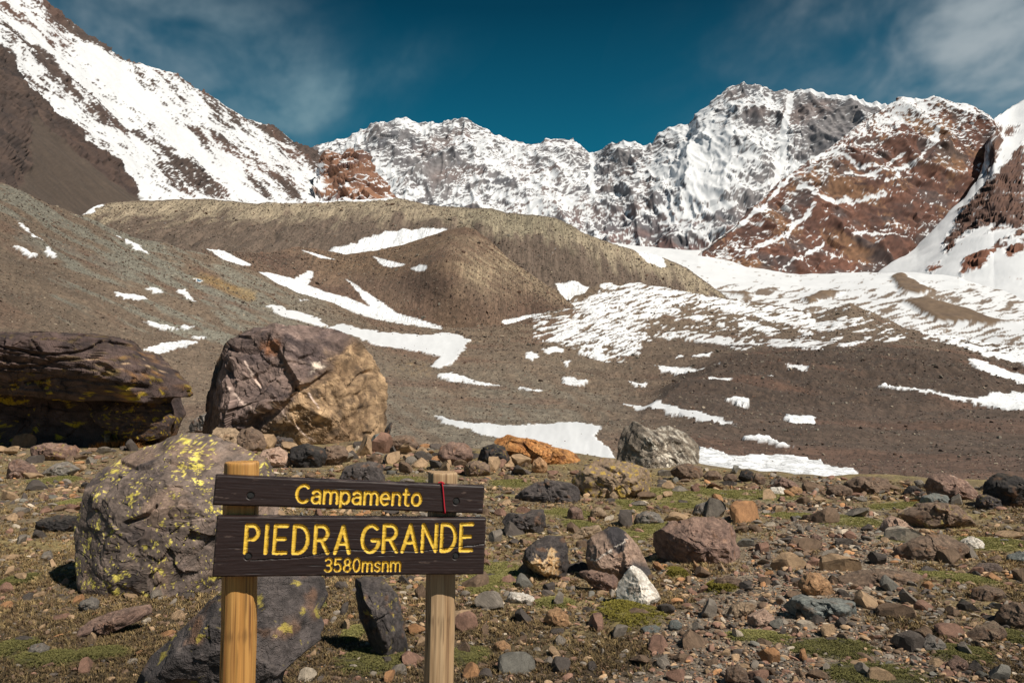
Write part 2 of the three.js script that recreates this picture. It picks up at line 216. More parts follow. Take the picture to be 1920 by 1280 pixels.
// the head wall: a jagged grey wall that rises to the high peak on the right
{
  const crest = [[480, 330, 4200], [560, 290, 4200], [590, 277, 4200], [620, 268, 4250], [650, 258, 4300], [685, 243, 4350], [705, 234, 4350], [722, 231, 4380], [745, 226, 4400], [762, 222, 4400], [785, 230, 4420], [805, 229, 4430], [822, 232, 4440], [838, 225, 4450], [872, 220, 4450], [895, 231, 4450], [920, 245, 4500], [960, 261, 4550], [982, 265, 4600], [1002, 268, 4600], [1030, 262, 4600], [1058, 261, 4600], [1075, 257, 4600], [1090, 270, 4700], [1104, 286, 4750], [1114, 287, 4800], [1140, 270, 4600], [1160, 264, 4560], [1177, 261, 4550], [1205, 272, 4550], [1225, 270, 4500], [1237, 252, 4480], [1255, 242, 4450], [1272, 234, 4450], [1292, 235, 4400], [1308, 217, 4380], [1345, 178, 4350], [1365, 163, 4330], [1395, 152, 4320], [1418, 156, 4320], [1434, 158, 4320], [1452, 170, 4330], [1490, 174, 4330], [1520, 169, 4300], [1560, 178, 4250], [1610, 187, 4200], [1665, 197, 4150], [1720, 205, 4100]];
  const mid = [[480, 360, 4020], [650, 320, 4060], [760, 300, 4080], [870, 305, 4100], [960, 320, 4180], [1075, 330, 4230], [1114, 345, 4430], [1175, 330, 4200], [1250, 320, 4080], [1330, 290, 3960], [1400, 270, 3920], [1452, 290, 3980], [1475, 290, 4080], [1500, 285, 4000], [1560, 260, 3960], [1720, 260, 3900]];
  const foot = [[480, 400, 3700], [700, 405, 3700], [900, 430, 3700], [1050, 455, 3650], [1200, 485, 3450], [1320, 495, 3250], [1420, 480, 3350], [1720, 380, 3550]];
  const blobs = [[740, 275, 45, .2], [830, 300, 50, .12], [820, 270, 30, .1], [960, 320, 60, -.05], [1075, 285, 30, .12], [1110, 400, 60, .05], [1140, 330, 26, .1], [1270, 320, 60, -.18], [1330, 290, 60, -.12], [1400, 230, 50, .02], [1440, 290, 28, .16], [1375, 355, 35, .18], [1350, 400, 40, .1], [1250, 380, 70, .08], [1200, 300, 40, .06], [1530, 230, 55, .3], [1590, 215, 40, .3], [1560, 280, 40, .22], [1100, 300, 14, .25], [700, 350, 60, 0], [850, 370, 60, -.05], [920, 290, 40, -.06], [1340, 330, 60, -.2], [1240, 460, 40, .12]];
  const gully = [[1482, 186], [1470, 240], [1462, 300], [1448, 372]], gully2 = [[1110, 290], [1108, 330], [1112, 372]];
  hillside('jagged_mountain', {
    x0: 510, x1: 1690, step: 1.58, rows: [crest, mid, foot], counts: [104, 80],
    info(x, y, z, s, t) {
      let b = 0; for (const q of blobs) { const d = ((s - q[0]) ** 2 + (t - q[1]) ** 2) / (q[2] * q[2]); if (d < 4) b += q[3] * Math.exp(-d); }
      const w = fbm(x / 90, y / 90, z / 90, 3) * 6;
      b -= .55 * ss(11, 3, lineDist(gully, s + w, t)) + .4 * ss(7, 2, lineDist(gully2, s + w, t));
      if (s > 1500) b -= 1.2 * ss(9, 3, t - table(crest, s, 1)) * ss(1500, 1530, s);
      return b;
    },
    relief(x, y, z, s, t, m) {
      const wx = fbm(x / 400, y / 400, z / 400, 2) * 120, e = ss(0, 26, t - table(crest, s, 1)) * .65 + .35;
      const q = (y * .92 + x * .3 + wx * .5 + 26 * noise(x / 120, y / 120, z / 120)) / 62, st = q - Math.floor(q);
      const fw = 18 * noise(x / 60, y / 60, z / 60);
      return e * (78 * (ridged(x / 430 + wx / 900, y / 700, z / 500, 3, .42) - .35) + 36 * (ridged(x / 170 + wx / 300, y / 620 + x / 500, z / 400, 3, .5) - .35) + 15 * (ridged(x / 62 + wx / 120, y / 240 + x / 200, z / 160, 2, .5) - .35) + 15 * facets((x + y * .5 + fw) / 120, (y - x * .4) / 105, (z + fw) / 120, .8, .3) + 5 * (ridged((x * .94 + y * .34) / 90, (y * .94 - x * .34) / 34, z / 90, 2, .5) - .35)) + 3.5 * noise(x / 30, y / 30, z / 30) + (1 - e) * 26 * (ridged(x / 70, 3, z / 200, 3, .6) - .4);
    },
    color(x, y, z, s, t, m, nx, ny) {
      const f = fbm(x / 110, y / 110, z / 110, 4), f2 = fbm(x / 22, y / 22, z / 22, 3, .6), f3 = noise(x / 9, y / 9, z / 9);
      let rock = mix3(C(98, 96, 100), C(140, 136, 137), clamp(.5 + f * 1.1));
      rock = mix3(rock, C(124, 108, 104), ss(.0, .3, fbm(x / 300 + 3, y / 300, z / 300, 3)) * .6);
      rock = mix3(rock, C(112, 80, 74), ss(370, 450, t) * ss(-.15, .2, f) * .75);
      rock = mix3(rock, C(88, 92, 100), ss(.05, .3, fbm(x / 200, y / 200 + 8, z / 200, 3)) * .6);
      rock = mul(rock, .66 + .7 * clamp(.5 + f2 * 1.3));
      const w1 = fbm(x / 150, y / 150, z / 150, 3) * 50, u1 = y * .93 - x * .36 + w1, v1 = x * .93 + y * .36, u2 = y * .62 - x * .78 + w1, v2 = x * .62 + y * .78;
      const l1 = Math.abs(noise(u1 / 34, v1 / 190, z / 300)), l2 = Math.abs(noise(u2 / 70, v2 / 260, z / 300 + 5)), dash = fbm(u1 / 13, v1 / 40, z / 60, 3, .66), fine = noise(x / 8, y / 8, z / 12);
      const cf = cell((x + y * .5 + 25 * f2) / 110, (y - x * .4 + 20 * f2) / 80, z / 110);
      let r = .30 * (cf[2] - .5) + .85 * fbm(x / 260 + 1, y / 200, z / 260, 3, .6) + (.57 - ny) * .62 + 1.12 * dash + fine * .24 + m * 1.55 + .0;
      r -= .26 * ss(.12, .01, l1) + .24 * ss(.09, .01, l2);
      const k = ss(-.02, .04, r);
      return mix3(mul(SNOW, .97), rock, k);
    },
  });
}
// red knoll below the head wall
{
  hillside('red_knoll', {
    x0: 590, x1: 764, step: 1.4, counts: [46, 24],
    rows: [[[590, 318, 2500], [604, 298, 2450], [612, 290, 2400], [625, 284, 2400], [645, 281, 2400], [672, 285, 2400], [686, 292, 2400], [700, 312, 2380], [720, 336, 2350], [745, 364, 2300], [764, 392, 2250]], [[590, 345, 2350], [640, 335, 2250], [680, 340, 2230], [720, 360, 2220], [764, 396, 2210]], [[590, 398, 2200], [680, 398, 2130], [764, 402, 2180]]],
    info: () => 0,
    relief: (x, y, z) => 24 * (ridged(x / 110, y / 110, z / 110, 3, .5) - .4) + 22 * facets((x + y * .4) / 60, (y - x * .4) / 55, z / 60, .9, .4) + 8 * facets(x / 22, y / 20, z / 22, .9, .4),
    color(x, y, z, s, t, m, nx, ny) {
      const f = fbm(x / 60, y / 60, z / 60, 4), f2 = fbm(x / 14, y / 14, z / 14, 3);
      let rock = mix3(C(106, 76, 64), C(146, 106, 82), clamp(.5 + 1.2 * f)); rock = mix3(rock, C(92, 74, 74), ss(.05, .25, fbm(x / 90, y / 90 + 5, z / 90, 2)) * .8); rock = mul(rock, .8 + .5 * clamp(.5 + f2));
      const q = (y + x * .5) / 26, k = ss(-.04, .06, (.70 - ny) * .6 + f2 * .25 + fbm(q, x / 120, z / 120, 2) * .3 + .06 - ss(620, 600, s) * .3 - ss(360, 385, t) * ss(700, 660, s) * .3);
      return mix3(SNOW, rock, k);
    },
  });
}
// right: snowy valley wall with dark ribs
{
  const darks = region([[[1846, 322], [1852, 290], [1862, 250], [1870, 232], [1882, 240], [1878, 275], [1864, 312], [1852, 340]], [[1925, 262], [1880, 310], [1835, 362], [1800, 400], [1775, 440], [1766, 462], [1790, 455], [1812, 438], [1850, 420], [1900, 402], [1925, 395]], [[1886, 236], [1915, 232], [1900, 250], [1884, 262]], [[1858, 470], [1835, 476], [1808, 492], [1804, 522], [1828, 512], [1858, 490], [1874, 470], [1925, 440], [1925, 425]], [[1770, 470], [1800, 448], [1815, 442], [1780, 480]], [[1900, 300], [1925, 285], [1925, 430], [1890, 425], [1850, 445], [1870, 380]], [[1740, 505], [1762, 495], [1770, 508], [1750, 515]], [[1880, 470], [1925, 448], [1925, 470], [1895, 490]]], 40);
  hillside('snowy_valley_wall', {
    x0: 1600, x1: 2080, step: 2, counts: [90, 90],
    rows: [[[1600, 548, 2050], [1640, 516, 2150], [1690, 482, 2280], [1720, 460, 2360], [1760, 424, 2440], [1808, 372, 2580], [1830, 338, 2700], [1846, 302, 2880], [1857, 262, 3080], [1865, 222, 3330], [1876, 212, 3450], [1890, 204, 3600], [1905, 196, 3700], [1920, 187, 3750], [1980, 160, 3800], [2080, 90, 3800]], [[1600, 575, 1800], [1720, 520, 1950], [1800, 460, 2050], [1860, 415, 2140], [1920, 395, 2150], [2080, 370, 2100]], [[1600, 605, 1600], [1720, 605, 1520], [1920, 628, 1360], [2080, 660, 1200]]],
    info(x, y, z, s, t) { const w = fbm(x / 60, y / 60, z / 60, 4) * 13, v = fbm(x / 60 + 5, y / 60, z / 60, 4) * 13; return ss(5, -8, regionDist(darks, s + w, t + v)); },
    relief: (x, y, z, s, t, m) => 22 * fbm(x / 260, y / 260, z / 260, 3) + m * (14 * (ridged(x / 50, y / 50, z / 50, 3, .5) - .2) + 14 * facets(x / 40, y / 36, z / 40, .9, .5)) + .8 * fbm(x / 10, y / 10, z / 10, 2),
    color(x, y, z, s, t, m, nx, ny) {
      const f = fbm(x / 40, y / 40, z / 40, 3), f2 = fbm(x / 11, y / 11, z / 11, 3, .6), low = ss(455, 480, t);
      let rock = mix3(C(70, 52, 48), C(110, 80, 66), clamp(.5 + f)); rock = mix3(rock, C(132, 84, 62), low * .6);
      const q = (y + x * .8) / 20, k = ss(.0, .14, m * (.62 + low * .3) + f2 * .5 + fbm(q, x / 90, z / 90, 3) * .45 + (.7 - ny) * .4 - .27 + .1 * ss(.3, .6, f));
      return mix3(mul(SNOW, .98), mul(rock, .85 + .5 * clamp(.5 + f2)), k);
    },
  });
}
// the red-brown buttress on the right
{
  const crest = [[1290, 500, 2250], [1315, 470, 2300], [1345, 447, 2360], [1375, 425, 2430], [1420, 380, 2550], [1460, 340, 2650], [1500, 313, 2750], [1535, 290, 2830], [1560, 275, 2880], [1600, 242, 2960], [1635, 212, 3040], [1660, 198, 3080], [1685, 186, 3100], [1710, 182, 3120], [1735, 185, 3130], [1762, 183, 3140], [1790, 190, 3150], [1812, 192, 3150], [1835, 200, 3150], [1860, 220, 3150], [1876, 244, 3150], [1884, 268, 3150]];
  const mid = [[1290, 505, 2230], [1375, 470, 2350], [1460, 420, 2520], [1535, 385, 2650], [1600, 350, 2730], [1680, 320, 2800], [1740, 300, 2880], [1800, 285, 2960], [1850, 270, 3060], [1884, 275, 3120]];
  const foot = [[1290, 512, 2180], [1325, 512, 2160], [1375, 530, 2200], [1500, 536, 2300], [1625, 545, 2400], [1660, 530, 2440], [1720, 505, 2500], [1760, 475, 2560], [1810, 425, 2660], [1832, 385, 2720], [1850, 345, 2850], [1884, 310, 3060]];
  const lines = [[[1375, 425], [1420, 400], [1480, 330]], [[1500, 350], [1545, 372], [1600, 368], [1660, 360]], [[1470, 505], [1500, 485], [1545, 452]], [[1600, 440], [1650, 440], [1690, 452]], [[1500, 300], [1560, 290], [1640, 320], [1700, 318]], [[1400, 480], [1470, 440], [1530, 390]], [[1660, 340], [1720, 300], [1760, 250]], [[1585, 330], [1640, 330], [1690, 290]]];
  hillside('red_mountain', {
    x0: 1292, x1: 1884, step: 1.45, rows: [crest, mid, foot], counts: [112, 100],
    info(x, y, z, s, t) {
      const w = fbm(x / 80, y / 80, z / 80, 4) * 18, v = fbm(x / 80 + 5, y / 80, z / 80, 4) * 18;
      let l = 99; for (const P of lines) l = Math.min(l, lineDist(P, s + w, t + v));
      return -.5 * ss(20, 0, 1884 - s - w * .5) - .62 * ss(6, 1.5, l) - .36 * ss(120, 0, t - 170 - Math.abs(s - 1720) * .15) + .05;
    },
    relief(x, y, z, s, t) {
      const wx = fbm(x / 300, y / 300, z / 300, 2) * 90, q = (y * .8 - x * .5 + wx + 20 * noise(x / 70, y / 70, z / 70)) / 70, st = q - Math.floor(q), e = .42 + .58 * ss(0, 22, t - table(crest, s, 1));
      const fw = 12 * noise(x / 40, y / 40, z / 40);
      return e * (52 * (ridged(x / 280 + wx / 500, y / 320, z / 280, 3, .45) - .38) + 13 * facets((x - y * .5 + fw) / 80, (y + x * .4) / 72, (z + fw) / 80, .85, .3) + 5 * (ridged((x * .9 + y * .4) / 60, (y * .9 - x * .4) / 26, z / 60, 3, .5) - .35)) + 2.5 * noise(x / 20, y / 20, z / 20);
    },
    color(x, y, z, s, t, m, nx, ny) {
      const f = fbm(x / 90, y / 90, z / 90, 4), f2 = fbm(x / 16, y / 16, z / 16, 3, .6), g = fbm(x / 180 + 6, y / 180, z / 180, 3);
      let rock = mix3(C(78, 54, 48), C(118, 80, 65), clamp(.5 + f * 1.3));
      rock = mix3(rock, C(136, 102, 74), ss(.08, .32, g + f2 * .4) * .7); rock = mix3(rock, C(76, 68, 68), ss(.05, .25, fbm(x / 120, y / 120 + 9, z / 120, 3)) * .7);
      rock = mul(rock, .6 + .8 * clamp(.5 + f2 * 1.3));
      const w1 = fbm(x / 100, y / 100, z / 100, 3) * 36, u1 = y * .9 - x * .44 + w1, v1 = x * .9 + y * .44, u2 = y * .7 + x * .7 + w1, v2 = x * .7 - y * .7;
      const l1 = Math.abs(noise(u1 / 46, v1 / 170, z / 200)), l2 = Math.abs(noise(u2 / 60, v2 / 160, z / 200 + 5)), dash = fbm(u1 / 8, v1 / 22, z / 40, 3, .66), top = ss(120, 10, t - table(crest, s, 1));
      let r = .42 * fbm(x / 140, y / 110, z / 140, 3, .6) + (.48 - ny) * .6 + .9 * dash + m + .41 - .24 * top;
      r -= .36 * ss(.10, .01, l1) * ss(-.2, .2, f) + .26 * ss(.08, .01, l2) * ss(-.1, .25, g);
      const k = ss(-.02, .04, r);
      return mix3(SNOW, rock, k);
    },
  });
}
// snow bowl at the valley head with low brown moraine humps
{
  const humps = region([[[1670, 518], [1690, 512], [1730, 535], [1760, 552], [1725, 556], [1690, 552]], [[1690, 562], [1745, 558], [1800, 575], [1860, 598], [1925, 608], [1860, 608], [1760, 602], [1740, 592]], [[1300, 535], [1345, 545], [1425, 556], [1400, 562], [1330, 550]], [[1215, 515], [1262, 502], [1305, 520], [1350, 548], [1300, 545]], [[1500, 560], [1560, 545], [1580, 548], [1520, 572]]], 30);
  hillside('snow_bowl', {
    x0: 1030, x1: 2080, step: 2.4, counts: [40, 40, 12], back: 0,
    rows: [[[1030, 440, 2600], [1200, 462, 2700], [1310, 470, 2500], [1400, 500, 2200], [1500, 515, 2050], [1620, 510, 2050], [1720, 512, 1900], [1800, 520, 1750], [1920, 560, 1400], [2080, 600, 1200]], [[1030, 520, 1450], [1200, 522, 1500], [1330, 540, 1450], [1500, 552, 1400], [1700, 558, 1280], [1920, 604, 1100], [2080, 640, 950]], [[1030, 600, 1080], [1200, 590, 1080], [1350, 600, 1080], [1500, 620, 1080], [1700, 650, 1020], [1920, 690, 920], [2080, 720, 800]], [[1030, 640, 1000], [1920, 740, 850], [2080, 760, 760]]],
    info(x, y, z, s, t) { const w = fbm(x / 40, y / 40, z / 40, 4) * 12; return ss(3, -6, regionDist(humps, s + w, t + w * .4)); },
    relief: (x, y, z, s, t, m) => 9 * fbm(x / 120, y / 120, z / 120, 3) + 7 * m + .7 * fbm(x / 14, y / 14, z / 14, 3),
    color(x, y, z, s, t, m) {
      const f = fbm(x / 26, y / 26, z / 26, 4), f2 = fbm(x / 8, y / 8, z / 8, 2);
      const speck = ss(.30, .36, f2 * .35 + f * .6 + .8 * fbm(s / 50, t / 9, 3, 4, .6) - .02);
      const st = fbm((s * .22 + t) / 6, (s - t * .22) / 46, 12, 4, .62), brk = ss(.03, .12, st + .12 * fbm(s / 40, t / 14, 2, 3) - .25 * ss(548, 525, t)) * ss(1200, 1350, s);
      const k = Math.max(ss(.35, .6, m + f * .4), speck * .8 * ss(480, 500, t), brk * .95);
      return mix3(mul(SNOW, .97 + .04 * f), mul(mix3(C(94, 78, 66), C(122, 102, 82), clamp(.5 + f)), .85 + .4 * clamp(.5 + f2)), k);
    },
  });
}
// the long tan moraine ridge across the middle of the valley
{
  const crest = [[110, 430, 820], [150, 402, 830], [175, 386, 850], [215, 377, 880], [300, 373, 920], [400, 372, 950], [440, 377, 950], [470, 381, 950], [500, 378, 960], [560, 379, 980], [600, 377, 1000], [690, 371, 1030], [750, 370, 1040], [780, 377, 1030], [830, 387, 1010], [880, 389, 990], [920, 389, 985], [945, 397, 980], [1000, 402, 970], [1040, 408, 960], [1070, 420, 950], [1090, 433, 940], [1130, 449, 930], [1190, 469, 960], [1240, 480, 985], [1290, 501, 1005], [1340, 540, 1030], [1366, 556, 1040]];
  const mid = [[110, 434, 800], [200, 402, 820], [300, 408, 850], [400, 411, 870], [500, 414, 880], [600, 410, 900], [700, 404, 920], [780, 408, 920], [860, 418, 900], [920, 424, 890], [1000, 450, 880], [1090, 478, 880], [1190, 502, 920], [1290, 526, 970], [1366, 572, 1010]];
  const foot = [[110, 440, 780], [250, 455, 720], [390, 486, 700], [500, 500, 700], [600, 505, 720], [700, 500, 760], [790, 495, 790], [905, 500, 800], [1000, 548, 800], [1060, 580, 800], [1150, 575, 830], [1250, 582, 900], [1340, 592, 960], [1366, 598, 980]];
  const snow = region([[[610, 466], [640, 462], [700, 440], [740, 428], [790, 422], [840, 428], [820, 440], [780, 455], [720, 472], [680, 476], [640, 474]], [[440, 372], [490, 366], [560, 372], [690, 368], [760, 371], [690, 374], [560, 381], [470, 378]], [[1190, 468], [1240, 476], [1252, 500], [1215, 490]], [[140, 404], [185, 378], [200, 380], [165, 398]], [[1045, 530], [1080, 522], [1150, 548], [1200, 548], [1180, 580], [1060, 580]]], 30);
  hills.push(hillside('moraine_ridge', {
    x0: 118, x1: 1362, step: 1.9, rows: [crest, mid, foot], counts: [34, 48], back: .08, drop: 26, grain: 90, material: M.land,
    info(x, y, z, s, t) { const w = fbm(x / 22, y / 22, z / 22, 4) * 14, v = fbm(x / 14 + 7, y / 14, z / 14, 3) * 6; return ss(2.5, -2.5, regionDist(snow, s + w, t + v * .6 + w * .2)) ; },
    relief: (x, y, z, s, t) => { const e = .25 + .75 * ss(0, 16, t - table(crest, s, 1)); return e * (5 * fbm(x / 60, y / 200, z / 60, 3) - 6.5 * ridged(x / 30, y / 160, z / 70, 3)) + .9 * fbm(x / 7, y / 7, z / 7, 3) + 1.1 * Math.max(0, fbm(x / 5, y / 5, z / 5, 2) - .3) * 4; },
    color(x, y, z, s, t, m, nx, ny) {
      const f = fbm(x / 40, y / 40, z / 40, 4), f2 = fbm(x / 5, y / 5, z / 5, 3, .6), d = t - table(crest, s, 1);
      const gul = fbm(x / 13, y / 90, z / 60, 3), up = ss(46, 14, d + gul * 46 + f * 12);
      let c = mix3(C(95, 82, 72), C(146, 133, 113), up * .95);
      c = mix3(c, C(124, 117, 98), ss(820, 900, s) * ss(1150, 1000, s) * up * .6);
      c = mix3(c, C(96, 84, 74), ss(4, 0, d) * .6);
      c = mul(c, LIFT * (.96 + .5 * f2 + .22 * f));
      if (f2 + .2 * ss(20, 0, d) > .46) c = mul(c, .5);
      return mix3(c, mul(SNOW, LIFT * .94), ss(.3, .7, m + f2 * .7) * (s > 600 && t > 415 && s < 850 ? ss(-.42, -.1, fbm((s * .35 + t) / 5, (s - t * .3) / 40, 3, 3) + .12) : 1));
    },
  }));
}
// the rounded brown hump in front of it
{
  const snow = region([[[700, 480], [722, 486], [760, 494], [735, 501], [715, 496]], [[770, 502], [785, 495], [803, 498], [800, 509], [780, 508]], [[565, 470], [585, 474], [630, 487], [600, 483]], [[480, 508], [552, 521], [575, 508], [588, 509], [578, 532], [610, 547], [655, 560], [695, 575], [648, 524], [660, 530], [705, 560], [745, 586], [790, 600], [826, 612], [826, 625], [750, 615], [640, 585], [540, 545]], [[382, 466], [402, 464], [470, 498], [455, 498], [420, 486]], [[940, 604], [985, 590], [1020, 588], [1012, 605], [960, 614]]], 25);
  const crest = [[376, 466, 640], [420, 472, 655], [500, 474, 690], [560, 464, 710], [600, 468, 720], [650, 476, 735], [700, 470, 750], [760, 456, 765], [800, 442, 775], [840, 430, 780], [872, 425, 780], [892, 430, 775], [915, 448, 765], [950, 480, 740], [1000, 518, 705], [1040, 545, 680], [1060, 560, 668], [1078, 576, 660]];
  const mid = [[376, 468, 610], [500, 490, 640], [600, 510, 676], [700, 520, 690], [780, 512, 668], [850, 500, 612], [900, 515, 650], [950, 535, 690], [1000, 556, 668], [1050, 578, 645], [1078, 592, 636]];
  const foot = [[376, 474, 560], [500, 530, 570], [600, 578, 580], [700, 610, 590], [820, 632, 605], [900, 632, 620], [960, 640, 622], [1060, 612, 612], [1078, 608, 610]];
  hills.push(hillside('brown_hill', {
    x0: 378, x1: 1076, step: 2, rows: [crest, mid, foot], counts: [44, 56], back: .06, drop: 16, grain: 70, material: M.land,
    info(x, y, z, s, t) { const w = fbm(x / 16, y / 16, z / 16, 4) * 9; return ss(2, -2, regionDist(snow, s + w, t + w * .35)); },
    relief: (x, y, z) => 3 * fbm(x / 60, y / 60, z / 60, 3) + .55 * fbm(x / 6, y / 6, z / 6, 3) + 1.2 * Math.max(0, fbm(x / 4, y / 4, z / 4, 2) - .32) * 3,
    color(x, y, z, s, t, m) {
      const f = fbm(x / 40, y / 40, z / 40, 4), f2 = fbm(x / 4, y / 4, z / 4, 3, .6);
      const a = s * .55 - t * .84, b = s * .84 + t * .55, str = fbm(a / 3.4, b / 70, 2, 4, .6), tan = ss(-50, 30, s - 865 + (t - 430) * -.1 + f * 60) * ss(20, -50, (t - 560) - (s - 900) * .1) * ss(430, 455, t);
      let c = mix3(C(92, 75, 64), C(106, 87, 72), clamp(.5 + f * 1.3));
      c = mix3(c, C(112, 92, 70), ss(560, 640, s) * ss(530, 500, t) * .4);
      c = mix3(c, C(152, 136, 112), tan * ss(-.3, .25, str + f * .3) * .85);
      c = mix3(c, C(88, 66, 58), ss(0, .3, fbm(x / 80, y / 80 + 3, z / 80, 2)) * .35);
      return mix3(mul(c, LIFT * (.96 + .45 * f2 + .1 * f)), mul(SNOW, LIFT * .94), ss(.3, .7, m + f2 * .5));
    },
  }));
}
// ---------------------------------------------------------------- the valley floor: grey scree on the left, brown moraine with snow patches
const valleySnow = region([
  [[480, 508], [552, 524], [600, 545], [650, 562], [700, 582], [826, 612], [826, 619], [750, 606], [690, 596], [625, 570], [550, 540]],
  [[500, 572], [520, 572], [560, 585], [600, 600], [614, 613], [560, 600], [520, 590]],
  [[614, 613], [640, 608], [700, 622], [790, 628], [850, 625], [882, 636], [868, 660], [845, 682], [820, 692], [808, 684], [826, 668], [760, 655], [700, 645], [650, 628]],
  [[825, 700], [850, 698], [890, 712], [942, 722], [900, 723], [830, 709]], [[965, 726], [1020, 731], [1000, 735]],
  [[213, 547], [250, 553], [279, 561], [260, 565], [230, 559]], [[276, 540], [300, 542], [304, 551], [285, 549]], [[332, 540], [346, 543], [366, 568], [354, 566]], [[263, 600], [300, 607], [340, 615], [300, 616]], [[336, 610], [366, 612], [350, 618]], [[268, 656], [300, 645], [330, 639], [372, 640], [332, 653], [302, 664], [280, 661]], [[352, 630], [386, 631], [370, 634]],
  [[30, 412], [52, 430], [79, 451], [70, 450], [44, 431]], [[24, 457], [50, 467], [76, 478], [54, 481]], [[83, 461], [101, 474], [103, 483], [89, 479]], [[216, 441], [250, 455], [281, 476], [262, 471], [235, 456]],
  [[358, 520], [380, 527], [372, 530]], [[560, 560], [575, 562], [565, 566]],
  [[818, 776], [840, 785], [880, 793], [950, 799], [1020, 798], [1065, 790], [1115, 795], [1127, 800], [1115, 820], [1140, 835], [1158, 862], [1100, 880], [1000, 865], [940, 825], [880, 806], [830, 796]],
  [[1310, 833], [1340, 840], [1375, 853], [1430, 848], [1490, 850], [1535, 860], [1550, 870], [1600, 880], [1612, 890], [1590, 912], [1510, 930], [1450, 925], [1330, 905], [1300, 870]],
  [[1163, 756], [1200, 761], [1260, 773], [1320, 787], [1382, 803], [1330, 798], [1250, 781], [1190, 768]], [[1393, 815], [1440, 814], [1460, 825], [1492, 834], [1440, 828], [1400, 821]],
  [[1232, 685], [1260, 688], [1300, 698], [1350, 706], [1300, 707], [1240, 697]], [[1055, 709], [1080, 710], [1101, 716], [1080, 722], [1060, 720]], [[1360, 765], [1408, 764], [1405, 771], [1370, 769]], [[1180, 717], [1217, 720], [1210, 725], [1185, 722]], [[1474, 782], [1532, 783], [1528, 791], [1500, 798], [1478, 793]], [[1325, 740], [1366, 741], [1360, 746], [1330, 745]], [[1475, 714], [1516, 718], [1510, 723], [1480, 720]], [[1438, 729], [1452, 730], [1445, 733]],
  [[1645, 737], [1700, 740], [1760, 748], [1830, 752], [1870, 740], [1900, 738], [2080, 745], [2080, 780], [1880, 765], [1820, 758], [1720, 748]], [[1817, 676], [1850, 678], [1900, 700], [2080, 745], [2080, 760], [1880, 712], [1830, 695]],
  [[983, 665], [1000, 661], [1011, 672], [996, 679]], [[1013, 655], [1040, 650], [1057, 658], [1030, 665]], [[1050, 680], [1075, 679], [1065, 683]], [[1225, 623], [1260, 622], [1280, 632], [1250, 636], [1230, 632]], [[1275, 632], [1298, 614], [1310, 628], [1350, 632], [1420, 643], [1480, 635], [1540, 641], [1577, 632], [1565, 646], [1540, 657], [1480, 653], [1430, 651], [1350, 645], [1300, 638]],
  [[1370, 595], [1400, 600], [1440, 612], [1472, 621], [1440, 626], [1390, 612]], [[1293, 594], [1335, 590], [1330, 602], [1300, 600]], [[1340, 602], [1368, 614], [1350, 612]], [[1493, 622], [1540, 622], [1520, 630]], [[1293, 668], [1337, 658], [1330, 668], [1300, 671]], [[1372, 653], [1410, 653], [1390, 662]], [[1262, 660], [1285, 668], [1270, 675]],
  [[1565, 652], [1620, 636], [1625, 642], [1590, 655]], [[1655, 640], [1700, 625], [1710, 628], [1670, 644]], [[1720, 622], [1760, 628], [1830, 648], [1925, 655], [1925, 680], [1860, 672], [1800, 652]], [[1700, 600], [1925, 620], [1925, 660], [1800, 640], [1730, 624]],
  [[1120, 535], [1200, 515], [1260, 540], [1350, 560], [1450, 575], [1525, 590], [1530, 605], [1590, 600], [1620, 592], [1600, 612], [1540, 622], [1480, 610], [1420, 596], [1330, 578], [1230, 572], [1190, 560]],
], 25);
const streaks = region([[[1018, 642], [1060, 600], [1100, 560], [1130, 540], [1225, 560], [1300, 585], [1215, 600], [1206, 622], [1212, 652], [1180, 672], [1140, 684], [1110, 672], [1080, 656], [1034, 642]]], 20);
const valleyRows = [
  [[-150, 285, 300], [0, 343, 340], [75, 372, 380], [150, 402, 430], [250, 443, 470], [390, 474, 530], [500, 519, 550], [600, 564, 560], [700, 594, 570], [820, 615, 590], [900, 613, 620], [960, 604, 640], [1060, 566, 690], [1120, 533, 840], [1200, 522, 980], [1350, 556, 1040], [1440, 570, 1050], [1530, 588, 1040], [1560, 578, 1030], [1595, 569, 1020], [1632, 584, 1000], [1705, 618, 980], [1800, 632, 950], [1920, 655, 900], [2080, 668, 830]],
  [[-150, 405, 195], [0, 450, 225], [300, 540, 310], [600, 622, 350], [850, 658, 390], [1000, 655, 430], [1200, 672, 440], [1350, 660, 460], [1500, 650, 460], [1700, 650, 440], [1800, 662, 420], [1920, 705, 370], [2080, 725, 330]],
  [[-150, 590, 100], [0, 615, 112], [300, 685, 140], [600, 722, 155], [850, 745, 165], [1000, 740, 185], [1200, 745, 195], [1500, 757, 200], [1700, 764, 200], [1920, 772, 185], [2080, 785, 165]],
  [[-150, 770, 58], [0, 790, 62], [300, 800, 66], [600, 800, 70], [850, 796, 76], [1000, 798, 82], [1200, 800, 86], [1500, 812, 82], [1700, 835, 72], [1920, 850, 62], [2080, 860, 56]],
  [[-150, 850, 44], [300, 850, 46], [600, 858, 46], [850, 872, 44], [1000, 880, 44], [1300, 905, 40], [1600, 925, 34], [1920, 955, 28], [2080, 965, 26]],
  [[-150, 920, 33], [600, 940, 31], [1000, 960, 29], [1300, 1000, 25], [1600, 1040, 20], [2080, 1080, 17]],
];
